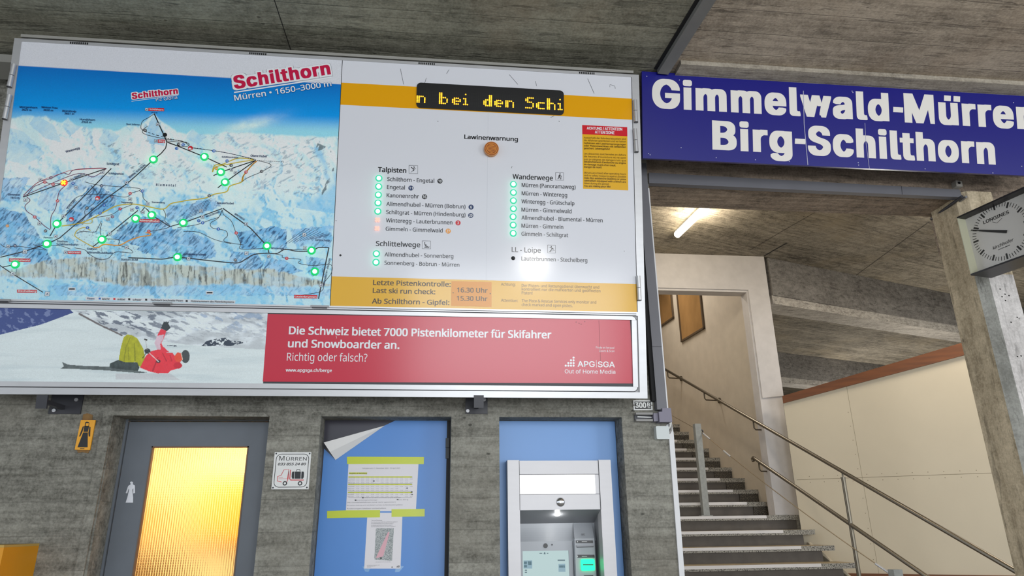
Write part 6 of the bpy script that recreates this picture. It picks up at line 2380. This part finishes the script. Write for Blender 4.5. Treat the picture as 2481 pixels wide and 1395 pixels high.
def gate_post(px_top, Y, zb_, h_, label):
    p = onY(*px_top, Y)
    t = thing('gate_post', (p[0], p[1], zb_), label, 'post')
    mb = MB()
    mb.box((p[0] - 0.04, p[1] - 0.04, zb_), (p[0] + 0.04, p[1] + 0.04, zb_ + h_), M_GALV)
    mb.build('tube', t)
    mb = MB()
    mb.box((p[0] - 0.075, p[1] - 0.05, zb_), (p[0] + 0.075, p[1] + 0.05, zb_ + 0.012), M_GALV)
    mb.build('base_plate', t)
    mb = MB()
    e = np.array([p[0] + 0.045, p[1] - 0.01, zb_ + h_ - 0.10])
    pts = [e + np.array([0.025 * math.cos(a * math.pi / 6), 0, 0.025 * math.sin(a * math.pi / 6)]) for a in range(13)]
    mb.tube(pts, 0.009, M_DKST, 8)
    mb.build('eyelet', t)
    return e


ez = onY(1687, 1027, 8.76)[2]
e1 = gate_post((1688, 1027), 8.76, SZ, ez - SZ, 'galvanised square post standing on the stair tread')
p2 = onY(2168, 1379, 5.9)
zs_ = SZ - 9 * SR
e2 = gate_post((2168, 1379), 5.9, zs_, p2[2] - zs_, 'second galvanised post, its top showing at the bottom edge behind the rails')
cab = thing('safety_cable', tuple(e2), 'thin steel cable slung from the stair post down to the other post', 'cable')
mb = MB()
pts = []
for i in range(15):
    t = i / 14
    p = e1 + (e2 - e1) * t
    p[2] -= 0.05 * 4 * t * (1 - t)
    pts.append(p)
mb.tube(pts, 0.0045, flat('steel_cable', (150, 132, 104), 0.35, metal=0.6), 6)
mb.build('wire', cab)
mb = MB()
d = (pts[1] - pts[0]) / np.linalg.norm(pts[1] - pts[0])
mb.tube([e1 + d * 0.05, e1 + d * 0.22], 0.011, M_ALU, 8)
mb.tube([e1 + d * 0.55, e1 + d * 0.70], 0.011, M_ALU, 8)
d2 = (pts[-1] - pts[-2]) / np.linalg.norm(pts[-1] - pts[-2])
mb.tube([e2 - d2 * 0.30, e2 - d2 * 0.05], 0.011, M_ALU, 8)
mb.build('turnbuckle', cab)
u_ = onRW(1629, 1007, 0.12)
mb = MB()
mb.tube([e1, u_], 0.0045, flat('steel_cable', (150, 132, 104), 0.35, metal=0.6), 6)
mb.build('wire', cab)

# ------------------------------------------------------------------ framed pictures on the stairwell wall
o_, n_v = RW(0.0)
RP = Plane(o_, (math.sin(SPH), -math.cos(SPH), 0), (0, 0, 1))
if RP.n @ (EYE - o_) < 0:
    RP.n = -RP.n
M_PICF = flat('dark_picture_frame', (92, 76, 58), 0.5)
M_PIC = flat('aged_photo_print', (150, 116, 74), 0.16, noise=0.4, nscale=1.6, stretch=(1, 1, 0.6))


def picture(bl, br, top, label):
    a, b = RP.uv(*bl), RP.uv(*br)
    z0_ = (a[1] + b[1]) / 2
    t = thing('picture_frame', tuple(RP.at((a[0] + b[0]) / 2, z0_)), label, 'picture', 'framed pictures in the stairwell')
    w = 0.03
    mb = MB()
    for u0, v0, u1, v1 in ((a[0], z0_, a[0] + w, top), (b[0] - w, z0_, b[0], top), (a[0], z0_, b[0], z0_ + w), (a[0], top - w, b[0], top)):
        mb.rect(RP, u0, v0, u1, v1, 0.0, 0.03, M_PICF)
    mb.build('frame', t)
    mb = MB()
    mb.rect(RP, a[0] + w, z0_ + w, b[0] - w, top - w, 0.0, 0.012, M_PIC)
    mb.build('picture', t, label='faded brown print under glass')


picture((1653, 829), (1709, 796), 5.75, 'brown framed picture on the stairwell wall, the nearer one')
picture((1575, 811), (1634.5, 770.6), 6.2, 'brown framed picture on the stairwell wall, cut by the shutter rail')

# ------------------------------------------------------------------ fluorescent lamp on the stair hall ceiling
lz = ZH - 0.05
n0, f0 = onZ(1715, 496, lz), onZ(1641, 568, lz)
ld = (f0 - n0) / np.linalg.norm(f0 - n0)
n0 = n0 - ld * 0.25
lampt = thing('ceiling_lamp', tuple((n0 + f0) / 2), 'glowing fluorescent batten lamp on the concrete stair hall ceiling', 'lamp')
mb = MB()
lw = np.array([-ld[1], ld[0], 0]) * 0.05
bx = [n0 - lw * .6, n0 + lw * .6, f0 + lw * .6, f0 - lw * .6]
b2 = [np.array([p[0], p[1], ZH]) for p in bx]
b1 = [np.array([p[0], p[1], lz + 0.02]) for p in bx]
mb.raw(b1 + b2, [[0, 1, 2, 3], [7, 6, 5, 4], [0, 4, 5, 1], [1, 5, 6, 2], [2, 6, 7, 3], [3, 7, 4, 0]], M_PLW)
mb.build('mount', lampt)
mb = MB()
mb.tube([n0, f0], 0.044, emit('fluorescent_glow', (255, 240, 206), 9.0), 14)
mb.build('diffuser', lampt, label='glowing diffuser')
bulb('batten_lamp_light', tuple((n0 + f0) / 2 - np.array([0, 0, 0.16])), 34, (1.0, 0.88, 0.70), 0.12)
